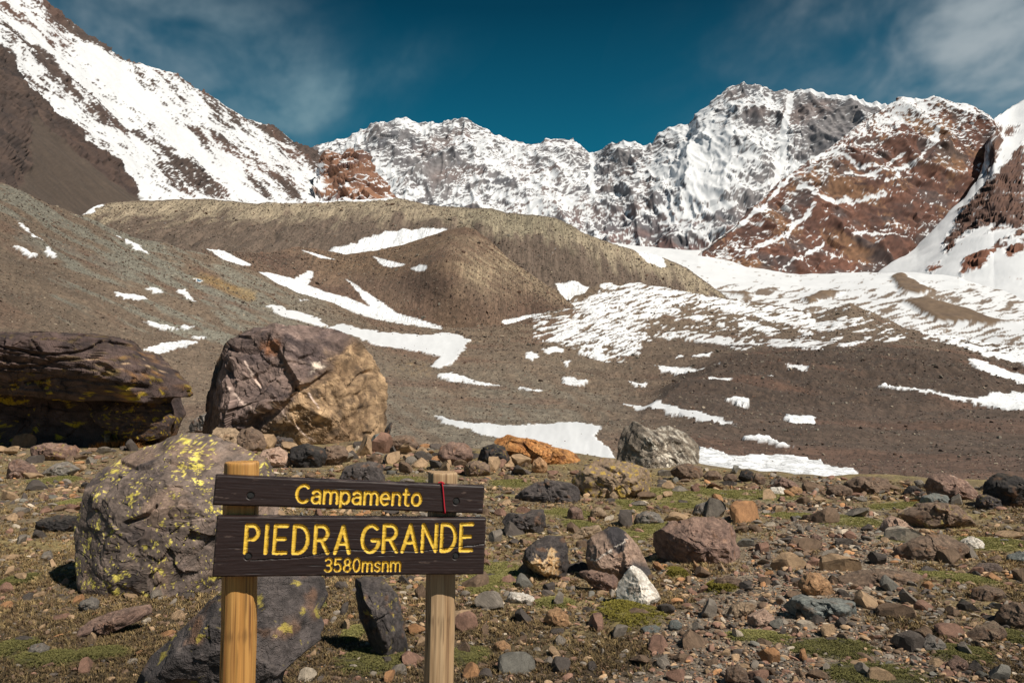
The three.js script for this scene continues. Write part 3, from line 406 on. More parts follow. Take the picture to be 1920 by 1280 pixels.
const valleyInfo = (x, y, z, s, t) => {
  const L = clamp(-z / 400, .12, 1.6), w = fbm(s / 26, t / 9, 2, 5, .62) * 17, v = fbm(s / 22 + 7, t / 8, 5, 5, .62) * 7;
  let k = ss(1.2, -1.2, regionDist(valleySnow, s + w, t + v));
  if (k > 0 && t > 505 && t < 665 && s > 1060) k *= 1 - ss(.04, .11, fbm((s * .2 + t) / 4.2 + .6 * fbm(s / 30, t / 12, 3, 2), (s - t * .2) / 40, 21, 4, .6)) * .98;
  const d = regionDist(streaks, s + w * 2, t + v); if (d < 15) { const a = s * .32 + t, st = fbm(a / 3.6, (s - t * .32) / 34, 6, 4, .6); k = Math.max(k, ss(6, -10, d) * ss(-.06, .03, st + .04)); }
  if (s > 1000 && t > 560 && t < 640 && k < .5) { const st = fbm((s * .2 + t) / 4.4, (s - t * .2) / 38, 2, 4, .55); k = Math.max(k, ss(.17, .24, st + .1 * ss(1250, 1100, s)) * .95); }
  return k;
};
const mound = [[1215, 775], [1262, 712], [1320, 678], [1400, 662], [1500, 652], [1620, 650], [1720, 652], [1800, 668], [1865, 712], [1872, 742], [1760, 762], [1640, 770], [1500, 776], [1340, 790]];
const grav = (x, y, z, k) => noise(x * k, y * k, z * k);
const valley = hillside('valley_floor', {
  x0: -130, x1: 2050, step: 2.85, rows: valleyRows, counts: [78, 76, 52, 46, 14], back: .02, drop: 10, material: M.land, grain: 34,
  info: valleyInfo,
  relief(x, y, z, s, t, m) {
    const L = clamp(-z / 300, .15, 2), rough = 1.5 * ss(700, 1300, s) * ss(640, 720, t) + .3;
    const md = s > 1180 && t > 620 && t < 830 ? ss(22, -75, polyDist(mound, s + 8 * fbm(x / 20, y / 20, z / 20, 2), t)) : 0;
    return 6 * md + (1 - m * .8) * (L * 2.6 * fbm(x / 34, y / 34, z / 34, 4) * (.6 + rough) + rough * L * 1.2 * (ridged(x / 14, y / 14, z / 14, 4, .6) - .5) + L * .5 * ss(60, 200, -z) * Math.max(0, fbm(x / 3.2 / L, y / 3.2 / L, z / 3.2 / L, 2) - .2) * 2.2) + m * (.35 * L + .45 * L * fbm(x / 5 / L, y / 5 / L, z / 12 / L, 4));
  },
  color(x, y, z, s, t, m, nx, ny) {
    const L = clamp(-z / 200, .22, 4), f = fbm(x / 30, y / 30, z / 30, 4), f2 = fbm(x / .9 / L, y / .9 / L, z / .9 / L, 3, .7), sp = noise(x / .55 / L + 9, y / .55 / L, z / .55 / L);
    const g = fbm((s * .5 - t) / 22, (s + t * .5) / 190, 5, 4) + fbm(x / 18, y / 18, z / 18, 3) * .4;
    let c = mix3(C(98, 84, 71), C(116, 100, 84), clamp(.5 + f));
    const grey = ss(-.04, .16, g + .16 - Math.abs(s * .46 - t + 350) / 500) * ss(760, 380, s) * ss(780, 690, t) + .55 * ss(560, 740, s) * ss(1250, 1050, s) * ss(640, 760, t) * ss(-.3, .2, g);
    c = mix3(c, C(118, 116, 105), clamp(grey) * .85);
    c = mix3(c, C(72, 58, 50), ss(1050, 1400, s + f * 300) * ss(590, 700, t + f * 80) * .85);
    if (s > 1180 && t > 620 && t < 830) c = mix3(c, mix3(C(58, 47, 41), C(78, 64, 54), clamp(.5 + f2)), ss(10, -14, polyDist(mound, s + f * 26, t + f * 12)) * .85);
    c = mix3(c, C(102, 74, 60), ss(.12, .3, fbm(x / 50 + 3, y / 50, z / 50, 3)) * .4);
    c = mul(c, lerp(.78, 1, ss(60, 420, s + (t - 500) * .3)));  // left side darkened: vignette and slope shade put into the soil colour
    c = mix3(c, C(142, 114, 66), ss(14, 2, segDist(372, 520, 470, 556, s + f * 40, t + f2 * 6)) * .55 + ss(26, 4, Math.hypot((s - 775) / 2.2, t - 690)) * .3 * ss(-.1, .3, f2));
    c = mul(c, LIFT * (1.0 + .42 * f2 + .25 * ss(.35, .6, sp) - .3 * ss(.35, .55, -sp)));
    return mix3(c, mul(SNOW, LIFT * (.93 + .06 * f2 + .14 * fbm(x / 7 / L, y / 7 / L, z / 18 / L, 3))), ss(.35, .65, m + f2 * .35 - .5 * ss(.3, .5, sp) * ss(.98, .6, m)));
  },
});

// the larger snow patches as pieces of their own, cut out of the valley floor along its mesh
{
  const names = [[0, 'long snow strip in the gully between the scree slope and the brown hill'], [1, 'thin snow strip above the broad snow bank left of centre'], [2, 'broad snow bank behind the great boulder, tapering to the right'], [16, 'snow patch at the rim behind the orange rock ledge'], [17, 'large snow patch at the rim right of the streaked boulder'], [18, 'long thin snow line slanting above the streaked boulder'], [28, 'long snow streak reaching in from the right edge'], [29, 'snow patch on the dark mound at the right edge'], [20, 'small ragged snow strip right of centre in the moraine'], [36, 'curved snow band along the foot of the dark mound']];
  const { S, nu } = valley.userData.grid, g = valley.geometry, idx = g.index.array, P = g.attributes.position.array, N = g.attributes.normal.array, K = g.attributes.color.array, keep = [], per = new Map(names.map(n => [n[0], []])), who = new Int16Array(P.length / 3).fill(-1);
  for (let o = 0; o < who.length; o++) { if (K[o * 3] < .42 * LIFT) continue; let b = 14; const s = S[o * 2], t = S[o * 2 + 1]; for (const [k] of names) { const r = valleySnow[k]; if (!r || s < r.x0 || s > r.x1 || t < r.y0 || t > r.y1) continue; const d = polyDist(r.P, s, t); if (d < b) { b = d; who[o] = k; } } }
  for (let i = 0; i < idx.length; i += 3) { const a = who[idx[i]], b = who[idx[i + 1]], c = who[idx[i + 2]]; if (a >= 0 && a === b && b === c) per.get(a).push(idx[i], idx[i + 1], idx[i + 2]); else keep.push(idx[i], idx[i + 1], idx[i + 2]); }
  g.setIndex(new THREE.BufferAttribute(new Uint32Array(keep), 1));
  for (const [k, label] of names) { const L = per.get(k); if (L.length < 60) continue; const map = new Map(), p = [], n = [], c = [], I = []; for (const o of L) { let q = map.get(o); if (q === undefined) { q = map.size; map.set(o, q); for (let j = 0; j < 3; j++) { p.push(P[o * 3 + j]); n.push(N[o * 3 + j]); c.push(K[o * 3 + j] / LIFT); } } I.push(q); } const G = new THREE.BufferGeometry(); G.setAttribute('position', new THREE.Float32BufferAttribute(p, 3)); G.setAttribute('normal', new THREE.Float32BufferAttribute(n, 3)); G.setAttribute('color', new THREE.Float32BufferAttribute(c, 3)); G.setIndex(I); tag(place(new THREE.Mesh(G, M.snow), 'snow_patch'), label, null, null, 'structure'); }
}
// ---------------------------------------------------------------- the camp ground: a stony level that ends at an edge above the valley
const EDGE = [[-700, 36], [0, 33], [340, 31.5], [740, 28], [850, 25], [950, 23.5], [1100, 20.5], [1300, 18], [1500, 15], [1700, 14], [1920, 13], [2500, 11.5]];
const pastEdge = (x, z) => { const d = Math.max(.5, -z); return d - table(EDGE, CX + x / d * F, 1); };
const groundY = (x, z) => {
  const e = pastEdge(x, z) + 1.2 * fbm(x / 3, 0, z / 3, 2), d = -z;
  return .16 * fbm(x / 4.5, 3, z / 4.5, 3) * ss(1.5, 5, d) + .035 * fbm(x / .9, 5, z / .9, 3) - 3.6 * ss(.2, 8, e) + .12 * ss(-3, -.3, e) * (1 + fbm(x / 1.5, 1, z / 1.5, 2)) + .10 * Math.exp(-((x - 3.2) ** 2 + (z + 7) ** 2) / 6) - .0 * d;
};
// where the sight line through a point of the photograph meets the ground
function hit(px, py) { let lo = .8, hi = 60, prev = .8; for (let d = .8; d < 60; d *= 1.02) { const p = at(px, py, d); if (p[1] < groundY(p[0], p[2])) { lo = prev; hi = d; break; } prev = d; } for (let i = 0; i < 14; i++) { const d = (lo + hi) / 2, p = at(px, py, d); if (p[1] < groundY(p[0], p[2])) hi = d; else lo = d; } return hi; }
const mossSpots = [[930, 1078, 60, 26, 0], [1175, 1152, 66, 30, 1], [905, 1100, 40, 14, 0], [1258, 926, 54, 12, 0], [1330, 922, 34, 9, 0], [1425, 930, 70, 12, 0], [1490, 968, 40, 9, 0], [1590, 978, 80, 12, 0], [1170, 1004, 46, 14, 0], [1240, 990, 50, 12, 0], [1060, 962, 50, 10, 0], [1090, 985, 40, 8, 0], [700, 1240, 70, 26, 2], [664, 1188, 24, 15, 0], [878, 1232, 46, 20, 2], [90, 1235, 70, 18, 2], [110, 900, 40, 9, 0], [250, 905, 60, 10, 0], [150, 940, 40, 9, 0], [300, 930, 60, 9, 0], [1570, 1218, 80, 22, 2], [1650, 1270, 110, 30, 2], [1800, 1225, 60, 18, 2], [1860, 1020, 80, 12, 0], [1800, 1085, 80, 10, 0], [1352, 1104, 30, 10, 1], [1268, 1078, 22, 8, 1], [1900, 1195, 40, 16, 2], [1180, 945, 30, 8, 0], [960, 905, 40, 6, 0], [1040, 1130, 40, 10, 0], [20, 1215, 40, 20, 2], [1290, 950, 50, 7, 0], [1680, 950, 60, 8, 0], [1700, 1010, 50, 8, 0], [190, 1225, 60, 14, 2], [760, 900, 50, 7, 0], [1420, 1195, 60, 12, 0], [30, 1090, 30, 14, 2], [580, 1140, 30, 12, 0]].map(([px, py, w, h, k]) => {
  const d = hit(px, py), p = at(px, py, d), d2 = hit(px, py - h); return { x: p[0], z: p[2], a: w / F * d, b: Math.max(.08, d2 - d), k, y: groundY(p[0], p[2]) };
});
// moss thickness (0..1) and kind at a spot
const mossAt = (x, z) => {
  let m = 0, kind = 0;
  for (const q of mossSpots) { const dx = (x - q.x) / q.a, dz = (z - q.z) / q.b; if (Math.abs(dx) > 1.8 || Math.abs(dz) > 1.8) continue; const v = ss(1.15, .55, Math.hypot(dx, dz) + .55 * fbm(x / .5, 2, z / .5, 3) * Math.min(1, q.a * 3)); if (v > m) { m = v; kind = q.k; } }
  const n = ss(.26, .38, fbm(x / 1.5 + 4, 9, z / 2.2, 4)) * .6 * ss(26, 10, -z); if (n > m) { m = n; kind = 0; }
  return [m, kind];
};
const pathAt = (x, z) => { const c = table([[0, .5], [3.5, 1.35], [5.5, 1.9], [7, 2.9], [9, 4.1], [12, 4.3], [20, 5]], -z, 1), w = table([[0, .9], [5, .9], [8, 1.15], [12, .7]], -z, 1); return ss(1.15, .55, Math.abs(x - c) / w + .5 * fbm(x / .8, 6, z / .8, 3)) * ss(14, 10, -z); };
{
  const s0 = -150, s1 = 2070, nu = 710, rowsPy = [], NR = 300;
  for (let j = 0; j < NR; j++) { const k = lerp(1500, 44, Math.pow(j / (NR - 1), .82)); rowsPy.push(EYE * F / k); }
  const nv = NR, pos = new Float32Array(nu * nv * 3), col = new Float32Array(nu * nv * 3), uv = new Float32Array(nu * nv * 2);
  const build = (i, j) => { const d = rowsPy[NR - 1 - j], s = lerp(s0, s1, i / (nu - 1)), x = (s - CX) / F * d * 1.0, z = -d; return [x, z, d]; };
  for (let j = 0; j < nv; j++) for (let i = 0; i < nu; i++) {
    const [x, z, d] = build(i, j), o = (j * nu + i) * 3, [m, kd] = mossAt(x, z), fine = ss(16, 4, d);
    const n1 = fbm(x / .16, 1, z / .16, 3, .6), n2 = noise(x / .035, 2, z / .035) * ss(5, 3, d);
    pos[o] = x; pos[o + 1] = groundY(x, z) + fine * (.016 * n1 + .004 * n2) + m * (kd === 1 ? .055 : .02) * Math.min(1, d / 5) * (.8 + .6 * fbm(x / .12, 3, z / .12, 2)); pos[o + 2] = z;
    const p = pathAt(x, z), f = fbm(x / 1.1, 4, z / 1.1, 4), g = fbm(x / .22 + 3, 4, z / .22, 4, .62), h = noise(x / .05, 7, z / .05);
    let c = mix3(C(108, 92, 68), C(144, 126, 94), clamp(.5 + f * .9 + g * .5));
    c = mix3(c, C(160, 142, 92), ss(-.05, .25, fbm(x / .7 + 8, 2, z / .7, 3)) * .6);
    c = mix3(c, C(74, 60, 46), ss(6.4, 4.2, d + f * 2.0 - ss(0, -2.2, x) * 1.2) * .9);  // dark turf close by, deepened to put a vignette into its colour
    c = mix3(c, mix3(C(120, 107, 92), C(156, 141, 124), clamp(.5 + g)), p * .9);
    c = mix3(c, mix3(C(138, 124, 106), C(112, 100, 86), clamp(.5 + g)), ss(.08, .3, fbm(x / 2.1 + 9, 2, z / 2.1, 3)) * .5);
    const green = kd === 1 ? mix3(C(86, 82, 28), C(118, 108, 44), clamp(.5 + g)) : kd === 2 ? mix3(C(62, 64, 30), C(88, 86, 42), clamp(.5 + g)) : mix3(C(118, 118, 62), C(146, 138, 84), clamp(.5 + g + f));
    c = mix3(c, green, clamp(m * (.9 + g)) * .85);
    c = mul(c, LIFT * (.84 + .5 * g * fine) * lerp(.72, 1, ss(3.4, 6.2, d))); uv[o / 3 * 2] = x / 1.7; uv[o / 3 * 2 + 1] = z / 1.7;  // nearest rows dimmed again: vignette painted into the ground colour
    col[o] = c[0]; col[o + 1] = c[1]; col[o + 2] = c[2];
  }
  const g = gridGeometry(pos, nu, nv); g.setAttribute('color', new THREE.BufferAttribute(col, 3)); g.setAttribute('uv', new THREE.BufferAttribute(uv, 2));
  const m = place(new THREE.Mesh(g, M.earth), 'stony_ground'); m.userData.kind = 'structure';
}
{ // the same level ground to the sides and behind the camera
  const nu = 360, R = [0, .4, .8, 1.2, 1.6, 2.2, 3, 4, 5.5, 7.5, 10, 14, 20, 28, 40, 60, 90, 140, 220, 340], nv = R.length, pos = new Float32Array(nu * nv * 3), col = new Float32Array(nu * nv * 3), uv = new Float32Array(nu * nv * 2);
  for (let j = 0; j < nv; j++) for (let i = 0; i < nu; i++) { const a = i / nu * 2 * Math.PI, x = Math.sin(a) * R[j], z = -Math.cos(a) * R[j], o = (j * nu + i) * 3, off = Math.abs(a > Math.PI ? a - 2 * Math.PI : a) * 180 / Math.PI, inside = ss(37, 33, off); const c = mul(mix3(C(96, 82, 66), C(122, 106, 86), clamp(.5 + fbm(x / 2, 3, z / 2, 3))), .95); pos[o] = x; pos[o + 1] = groundY(x, z) - (off < 39 ? .03 : 0) - inside * (R[j] > 1.3 ? .3 + (R[j] > 9 ? 9 : 0) : .02); pos[o + 2] = z; col[o] = c[0] * LIFT; col[o + 1] = c[1] * LIFT; col[o + 2] = c[2] * LIFT; uv[o / 3 * 2] = x / 1.7; uv[o / 3 * 2 + 1] = z / 1.7; }
  const g = gridGeometry(pos, nu, nv, true); g.setAttribute('color', new THREE.BufferAttribute(col, 3)); g.setAttribute('uv', new THREE.BufferAttribute(uv, 2)); const m = place(new THREE.Mesh(g, M.earth), 'stony_ground'); m.userData.kind = 'structure';
}
// ---------------------------------------------------------------- boulders and rocks that stand out, each with its own outline
// outline in the photograph's measure at the distance d; depth in front and behind; flat faces cut by planes; relief; colour
const PAL = {
  purple: [C(92, 80, 74), C(122, 106, 98), C(66, 57, 54)], dark: [C(62, 57, 57), C(88, 80, 78), C(44, 40, 41)], grey: [C(112, 106, 101), C(142, 134, 126), C(84, 79, 76)],
  tan: [C(142, 120, 98), C(174, 150, 124), C(104, 88, 74)], red: [C(108, 86, 78), C(146, 118, 104), C(76, 60, 56)], orange: [C(168, 128, 92), C(192, 152, 114), C(120, 92, 70)],
  white: [C(222, 212, 198), C(238, 230, 220), C(190, 174, 156)], brown: [C(100, 82, 70), C(132, 110, 93), C(72, 59, 53)], black: [C(40, 37, 38), C(56, 52, 51), C(30, 28, 29)], pink: [C(172, 142, 124), C(198, 168, 148), C(134, 108, 96)], slate: [C(104, 108, 106), C(132, 136, 132), C(78, 82, 82)],
};
function rockGeometry({ out, d, seed = 1, front = .5, behind = .5, planes = [], cuts = 9, sq = .62, rough = 1, strata = null, paint, px = 2.6, sink = 0, grooves = null, most = 320 }) {
  const r = rng(seed * 7919 + 13), off = [r() * 50, r() * 50, r() * 50];
  let cx = 0, cy = 0, A = 0; for (let i = 0, j = out.length - 1; i < out.length; j = i++) { const k = out[j][0] * out[i][1] - out[i][0] * out[j][1]; A += k; cx += (out[j][0] + out[i][0]) * k; cy += (out[j][1] + out[i][1]) * k; } cx /= 3 * A; cy /= 3 * A;
  const o3 = at(cx, cy, d), L = out.map(p => { const q = at(p[0], p[1], d); return [q[0] - o3[0], q[1] - o3[1] - (p[1] > cy + 0 ? sink * (p[1] - cy) / 60 : 0)]; });
  let rx = 0, ry = 0; for (const p of L) { rx = Math.max(rx, Math.abs(p[0])); ry = Math.max(ry, Math.abs(p[1])); }
  const size = Math.sqrt(rx * ry), T = size * 1.0, pw = out.reduce((m, p) => Math.max(m, Math.hypot(p[0] - cx, p[1] - cy)), 0);
  const nu = Math.max(28, Math.min(most, Math.round(2 * Math.PI * pw / px / 1.3))), nf = Math.max(9, Math.round(nu * .30)), nb = Math.max(5, Math.round(nu * .10)), nv = nf + nb + 1;
  const PH = [0]; { const k = Math.round(nf * .62), l = []; for (let i = 1; i <= k; i++) l.push(Math.asin(Math.pow(i / (k + .5), 1 / sq))); const k2 = nf - k; for (let i = 0; i < k2; i++) l.push(Math.acos(Math.pow(i / k2, 1 / sq) * .96)); l.sort((a, b) => a - b); PH.push(...l); for (let i = 1; i <= nb; i++) PH.push(Math.PI / 2 * (1 + i / nb)); }
  const R = new Float32Array(nu);
  for (let i = 0; i < nu; i++) { const th = i / nu * 2 * Math.PI, c = Math.cos(th), s = Math.sin(th); let best = 0; for (let a = 0, b = L.length - 1; a < L.length; b = a++) { const [x1, y1] = L[b], [x2, y2] = L[a], ex = x2 - x1, ey = y2 - y1, den = c * ey - s * ex; if (Math.abs(den) < 1e-9) continue; const t = (x1 * ey - y1 * ex) / den, u = Math.abs(ex) > Math.abs(ey) ? (c * t - x1) / ex : (s * t - y1) / ey; if (t > 0 && u >= -.001 && u <= 1.001) best = Math.max(best, t); } R[i] = best || size * .3; }
  const P = planes.map(([x, y, z, k]) => { const n = Math.hypot(x, y, z); return [x / n, y / n, z / n, k * size]; });
  for (const p of P) { const n = Math.hypot(p[0], p[1], p[2]); p[0] /= n; p[1] /= n; p[2] /= n; }
  const pos = new Float32Array(nu * nv * 3);
  const f0 = front * 2 * T * .62, b0 = behind * 2 * T * .62;
  const raw = (ph, i) => { const s = Math.pow(Math.max(0, Math.sin(ph)), sq), c = Math.cos(ph), th = i / nu * 2 * Math.PI; return [Math.cos(th) * R[i] * s, Math.sin(th) * R[i] * s, (c > 0 ? f0 : b0) * Math.sign(c) * Math.pow(Math.abs(c), sq)]; };
  { // random flat faces, each shaving a little off what the outline leaves
    const S = []; for (let j = 0; j < nv; j += 2) for (let i = 0; i < nu; i += 3) { const q = raw(PH[j], i); for (const p of P) { const e = p[0] * q[0] + p[1] * q[1] + p[2] * q[2] - p[3]; if (e > 0) { q[0] -= p[0] * e; q[1] -= p[1] * e; q[2] -= p[2] * e; } } S.push(q); }
    for (let i = 0; i < cuts; i++) { const a = r() * 2 * Math.PI, zz = i % 4 === 3 ? .05 + .3 * r() : .3 + .65 * r(), q = Math.sqrt(1 - zz * zz), n = [Math.cos(a) * q, Math.sin(a) * q, zz]; let m = 0; for (const v of S) m = Math.max(m, v[0] * n[0] + v[1] * n[1] + v[2] * n[2]); P.push([...n, m * (zz < .36 ? .88 + .09 * r() : .62 + .30 * r())]); }
  }
  for (let j = 0; j < nv; j++) for (let i = 0; i < nu; i++) {
    const ph = PH[j], s = Math.pow(Math.max(0, Math.sin(ph)), sq), c = Math.cos(ph), th = i / nu * 2 * Math.PI, o = (j * nu + i) * 3;
    let x = Math.cos(th) * R[i] * s, y = Math.sin(th) * R[i] * s, z = (c > 0 ? f0 : b0) * Math.sign(c) * Math.pow(Math.abs(c), sq);
    for (const p of P) { const e = p[0] * x + p[1] * y + p[2] * z - p[3]; if (e > 0) { x -= p[0] * e * .95; y -= p[1] * e * .95; z -= p[2] * e * .95; } }
    const n = Math.hypot(x, y, z) || 1, X = x / size + off[0], Y = y / size + off[1], Z = z / size + off[2], rim = .45 + .55 * Math.abs(c);
    let h = rough * size * rim * (.05 * fbm(X * 1.6, Y * 1.6, Z * 1.6, 3) + .05 * (ridged(X * 2.6, Y * 2.6, Z * 2.6, 3, .5) - .4) + .022 * fbm(X * 8, Y * 8, Z * 8, 4, .62));
    { const wp = .22 * fbm(X * 2.2, Y * 2.2, Z * 2.2, 2); h += rough * size * rim * (.16 * facets(X * 1.5 + wp, Y * 1.5 - wp, Z * 1.5 + wp, .55, .22)); if (nu > 34) h += rough * size * rim * .075 * facets(X * 3.7 - wp, Y * 3.7 + wp, Z * 3.7, .6, .35); }
    if (nu > 70) { const wp = .3 * fbm(X * 6, Y * 6, Z * 6, 2); h += rough * size * rim * .026 * facets(X * 9 + wp, Y * 9 + wp, Z * 9 - wp, .7, .4) + rough * size * .008 * fbm(X * 26, Y * 26, Z * 26, 3, .7); }
    if (strata) { const q = (x * strata[0] + y * strata[1] + z * strata[2]) / size * strata[3] + .8 * fbm(X * 1.5, Y * 1.5, Z * 1.5, 2), k = q - Math.floor(q); h += size * strata[4] * rim * ((H3(Math.floor(q), seed, 3) - .5) * 1.3 + .35 * (k < .85 ? k : (1 - k) * 5.6)); }
    if (grooves) { const S = CX + (x + o3[0]) / d * F, Tt = cy - y / d * F; for (const q of grooves) { const w = 4 * noise(X * 5, Y * 5, Z * 5); h -= (z > -.2 * size ? 1 : 0) * size * q[1] * ss(q[0], q[0] * .25, lineDist(q[2], S + w, Tt + w)); } }
    pos[o] = x + x / n * h; pos[o + 1] = y + y / n * h; pos[o + 2] = z + z / n * h;
  }
  const g = gridGeometry(pos, nu, nv, true), N = g.attributes.normal.array, col = new Float32Array(nu * nv * 3);
  for (let i = 0; i < nu * nv; i++) {
    const x = pos[i * 3], y = pos[i * 3 + 1], z = pos[i * 3 + 2], c = paint(x / size + off[0], y / size + off[1], z / size + off[2], CX + (x + o3[0]) / d * F, cy - y / d * F, N[i * 3], N[i * 3 + 1], N[i * 3 + 2], x / size, y / size);
    col[i * 3] = c[0]; col[i * 3 + 1] = c[1]; col[i * 3 + 2] = c[2];
  }
  g.setAttribute('color', new THREE.BufferAttribute(col, 3));
  const uv = new Float32Array(nu * nv * 2), per = 1.5 * size; for (let i = 0; i < nu * nv; i++) { col[i * 3] *= LIFT; col[i * 3 + 1] *= LIFT; col[i * 3 + 2] *= LIFT; const tx = Math.tanh(1.6 * pos[i * 3] / size), ty = Math.tanh(1.6 * pos[i * 3 + 1] / size); uv[i * 2] = (pos[i * 3] - .8 * tx * pos[i * 3 + 2]) / per + off[0]; uv[i * 2 + 1] = (pos[i * 3 + 1] - .8 * ty * pos[i * 3 + 2]) / per + off[1]; }
  g.setAttribute('uv', new THREE.BufferAttribute(uv, 2));
  return { g, o3, size };
}
// weathered stone: blotches, darker hollows, mineral streaks, dust on what faces up
function stonePaint(p, { dust = .12, streak = 0, dir = [.8, .5, .3], lichen = 0, vein = 0 } = {}) {
  const [a, b, k] = PAL[p];
  return (X, Y, Z, s, t, nx, ny) => {
    const f = fbm(X * 1.7, Y * 1.7, Z * 1.7, 4), g = fbm(X * 7, Y * 7, Z * 7, 4, .6), h = noise(X * 30, Y * 30, Z * 30);
    let c = mix3(a, b, clamp(.5 + f * 1.1 + g * .5)); c = mix3(c, k, ss(.08, .38, fbm(X * 4 + 7, Y * 4, Z * 4, 4)) * .75);
    c = mix3(c, C(142, 102, 72), ss(.16, .4, fbm(X * 2.3 + 20, Y * 2.3, Z * 2.3, 3)) * .45);
    if (streak) { const u = X * dir[0] - Y * dir[1], w = X * dir[1] + Y * dir[0]; c = mix3(c, mul(b, 1.35), ss(.1, .4, fbm(u * 3, w * 16, Z * 4, 4, .6)) * streak); }
    if (vein) { const w = Math.abs(noise(X * 2.1 + 3, Y * 2.1, Z * 2.1) + .12 * g); c = mix3(c, C(214, 196, 180), ss(.03, .006, w) * ss(-.05, .2, f) * vein); }
    if (lichen) { const l = fbm(X * 5 + 31, Y * 5, Z * 5, 5, .58); c = mix3(c, C(186, 168, 66), ss(.235, .28, l) * lichen); }
    c = mix3(c, C(140, 124, 102), ss(.55, .95, ny) * dust);
    return mul(c, 1.22 * (.84 + .62 * g + .22 * h));
  };
}
const shadeOf = g => g;
const rockBig = o => Math.max(...o.out.map(p => p[0])) - Math.min(...o.out.map(p => p[0])) > 120;
const heroOutlines = [], anchors = [];
function rock(name, label, category, opt) { heroOutlines.push(opt.out); anchors.push({ label, x: opt.out.reduce((a, p) => a + p[0], 0) / opt.out.length, y: opt.out.reduce((a, p) => a + p[1], 0) / opt.out.length }); const { g, o3 } = rockGeometry(opt); const m = tag(new THREE.Mesh(g, opt.d > 15 && opt.out[0] && rockBig(opt) ? M.bigRock : M.rock), label, category, opt.group); m.position.set(...o3); return place(m, name); }

// the great boulder the camp is named after
{
  const veins = [[[456, 727], [470, 738], [485, 752], [495, 760]], [[495, 757], [510, 765], [524, 773]], [[540, 757], [556, 772], [572, 793], [588, 812], [606, 826]], [[543, 752], [556, 768]], [[420, 713], [432, 720]], [[496, 705], [516, 728]], [[480, 680], [500, 706]], [[598, 738], [616, 765]]];
  rock('boulder', 'huge purple-brown boulder with tan right side, tallest rock behind the sign', 'boulder', {
    seed: 3, d: 28.6, px: 1.7, most: 420, front: .5, behind: .55, cuts: 14, rough: .9, sink: .5, sq: .6,
    out: [[340, 800], [356, 748], [366, 728], [370, 716], [385, 676], [390, 644], [398, 630], [410, 620], [436, 620], [449, 611], [462, 606], [508, 607], [539, 610], [580, 609], [627, 621], [649, 633], [671, 642], [685, 659], [700, 683], [714, 709], [719, 733], [729, 757], [734, 781], [720, 805], [690, 826], [640, 842], [560, 848], [500, 838], [420, 830], [350, 826]],
    planes: [[-.12, .30, .95, .50], [.62, .22, .75, .56], [-.86, .12, .50, .62], [.30, -.42, .85, .50], [.1, .95, .3, .72]],
    strata: [.55, .75, .2, 3.2, .028], grooves: [[9, .09, [[452, 606], [440, 634], [420, 676], [398, 724], [372, 762], [352, 800]]], [6, .05, [[442, 655], [470, 662], [505, 655], [520, 640]]], [10, .07, [[495, 812], [520, 782], [560, 762], [585, 740]]], [7, .06, [[618, 705], [600, 726], [585, 732]]], [5, .05, [[700, 690], [672, 700], [650, 730]]]],
    paint(X, Y, Z, s, t, nx, ny, nz) {
      const f = fbm(X * 1.8, Y * 1.8, Z * 1.8, 4), g = fbm(X * 8, Y * 8, Z * 8, 4, .62), h = noise(X * 34, Y * 34, Z * 34);
      const edge = table([[600, 640], [640, 640], [700, 602], [740, 575], [800, 530], [850, 480]], t, 0) * 0 + table([[605, 660], [640, 640], [680, 606], [720, 588], [760, 560], [800, 520], [850, 470]], t, 1);
      const tan = ss(-12, 20, s - edge + f * 44 + g * 18);
      let c = mix3(C(96, 80, 75), C(132, 112, 104), clamp(.5 + f + g * .7)); c = mix3(c, C(76, 64, 64), ss(.0, .3, fbm(X * 3 + 5, Y * 3, Z * 3, 4)) * .8);
      const u = X * .8 - Y * .55, w = X * .55 + Y * .8; c = mix3(c, C(160, 138, 128), ss(.14, .4, fbm(u * 4, w * 18, Z * 6, 4, .6)) * .5);
      let q = mix3(C(132, 106, 80), C(184, 154, 120), clamp(.5 + f + g * 1.4)); q = mix3(q, C(84, 68, 54), ss(.0, .25, fbm(X * 6 + 8, Y * 6, Z * 6, 4, .6)) * .75); q = mix3(q, C(110, 96, 82), ss(740, 800, t) * ss(600, 540, s) * .6);
      c = mix3(c, q, tan * .95);
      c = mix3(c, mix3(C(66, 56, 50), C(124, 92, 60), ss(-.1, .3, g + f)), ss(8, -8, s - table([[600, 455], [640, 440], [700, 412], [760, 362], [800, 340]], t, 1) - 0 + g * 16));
      c = mix3(c, C(142, 96, 66), ss(20, 8, Math.hypot((s - 525) / 1.2, t - 655) + g * 20) * .8);
      let v = 99; for (const P of veins) v = Math.min(v, lineDist(P, s + g * 5, t + g * 5)); c = mix3(c, C(214, 190, 176), ss(1.9, .7, v));
      c = mix3(c, C(232, 214, 196), ss(12, 5, Math.hypot((s - 603) / 1.2, t - 690) + g * 18));
      return mul(c, 1.25 * (.84 + .75 * g + .3 * h));
    },
  });
}
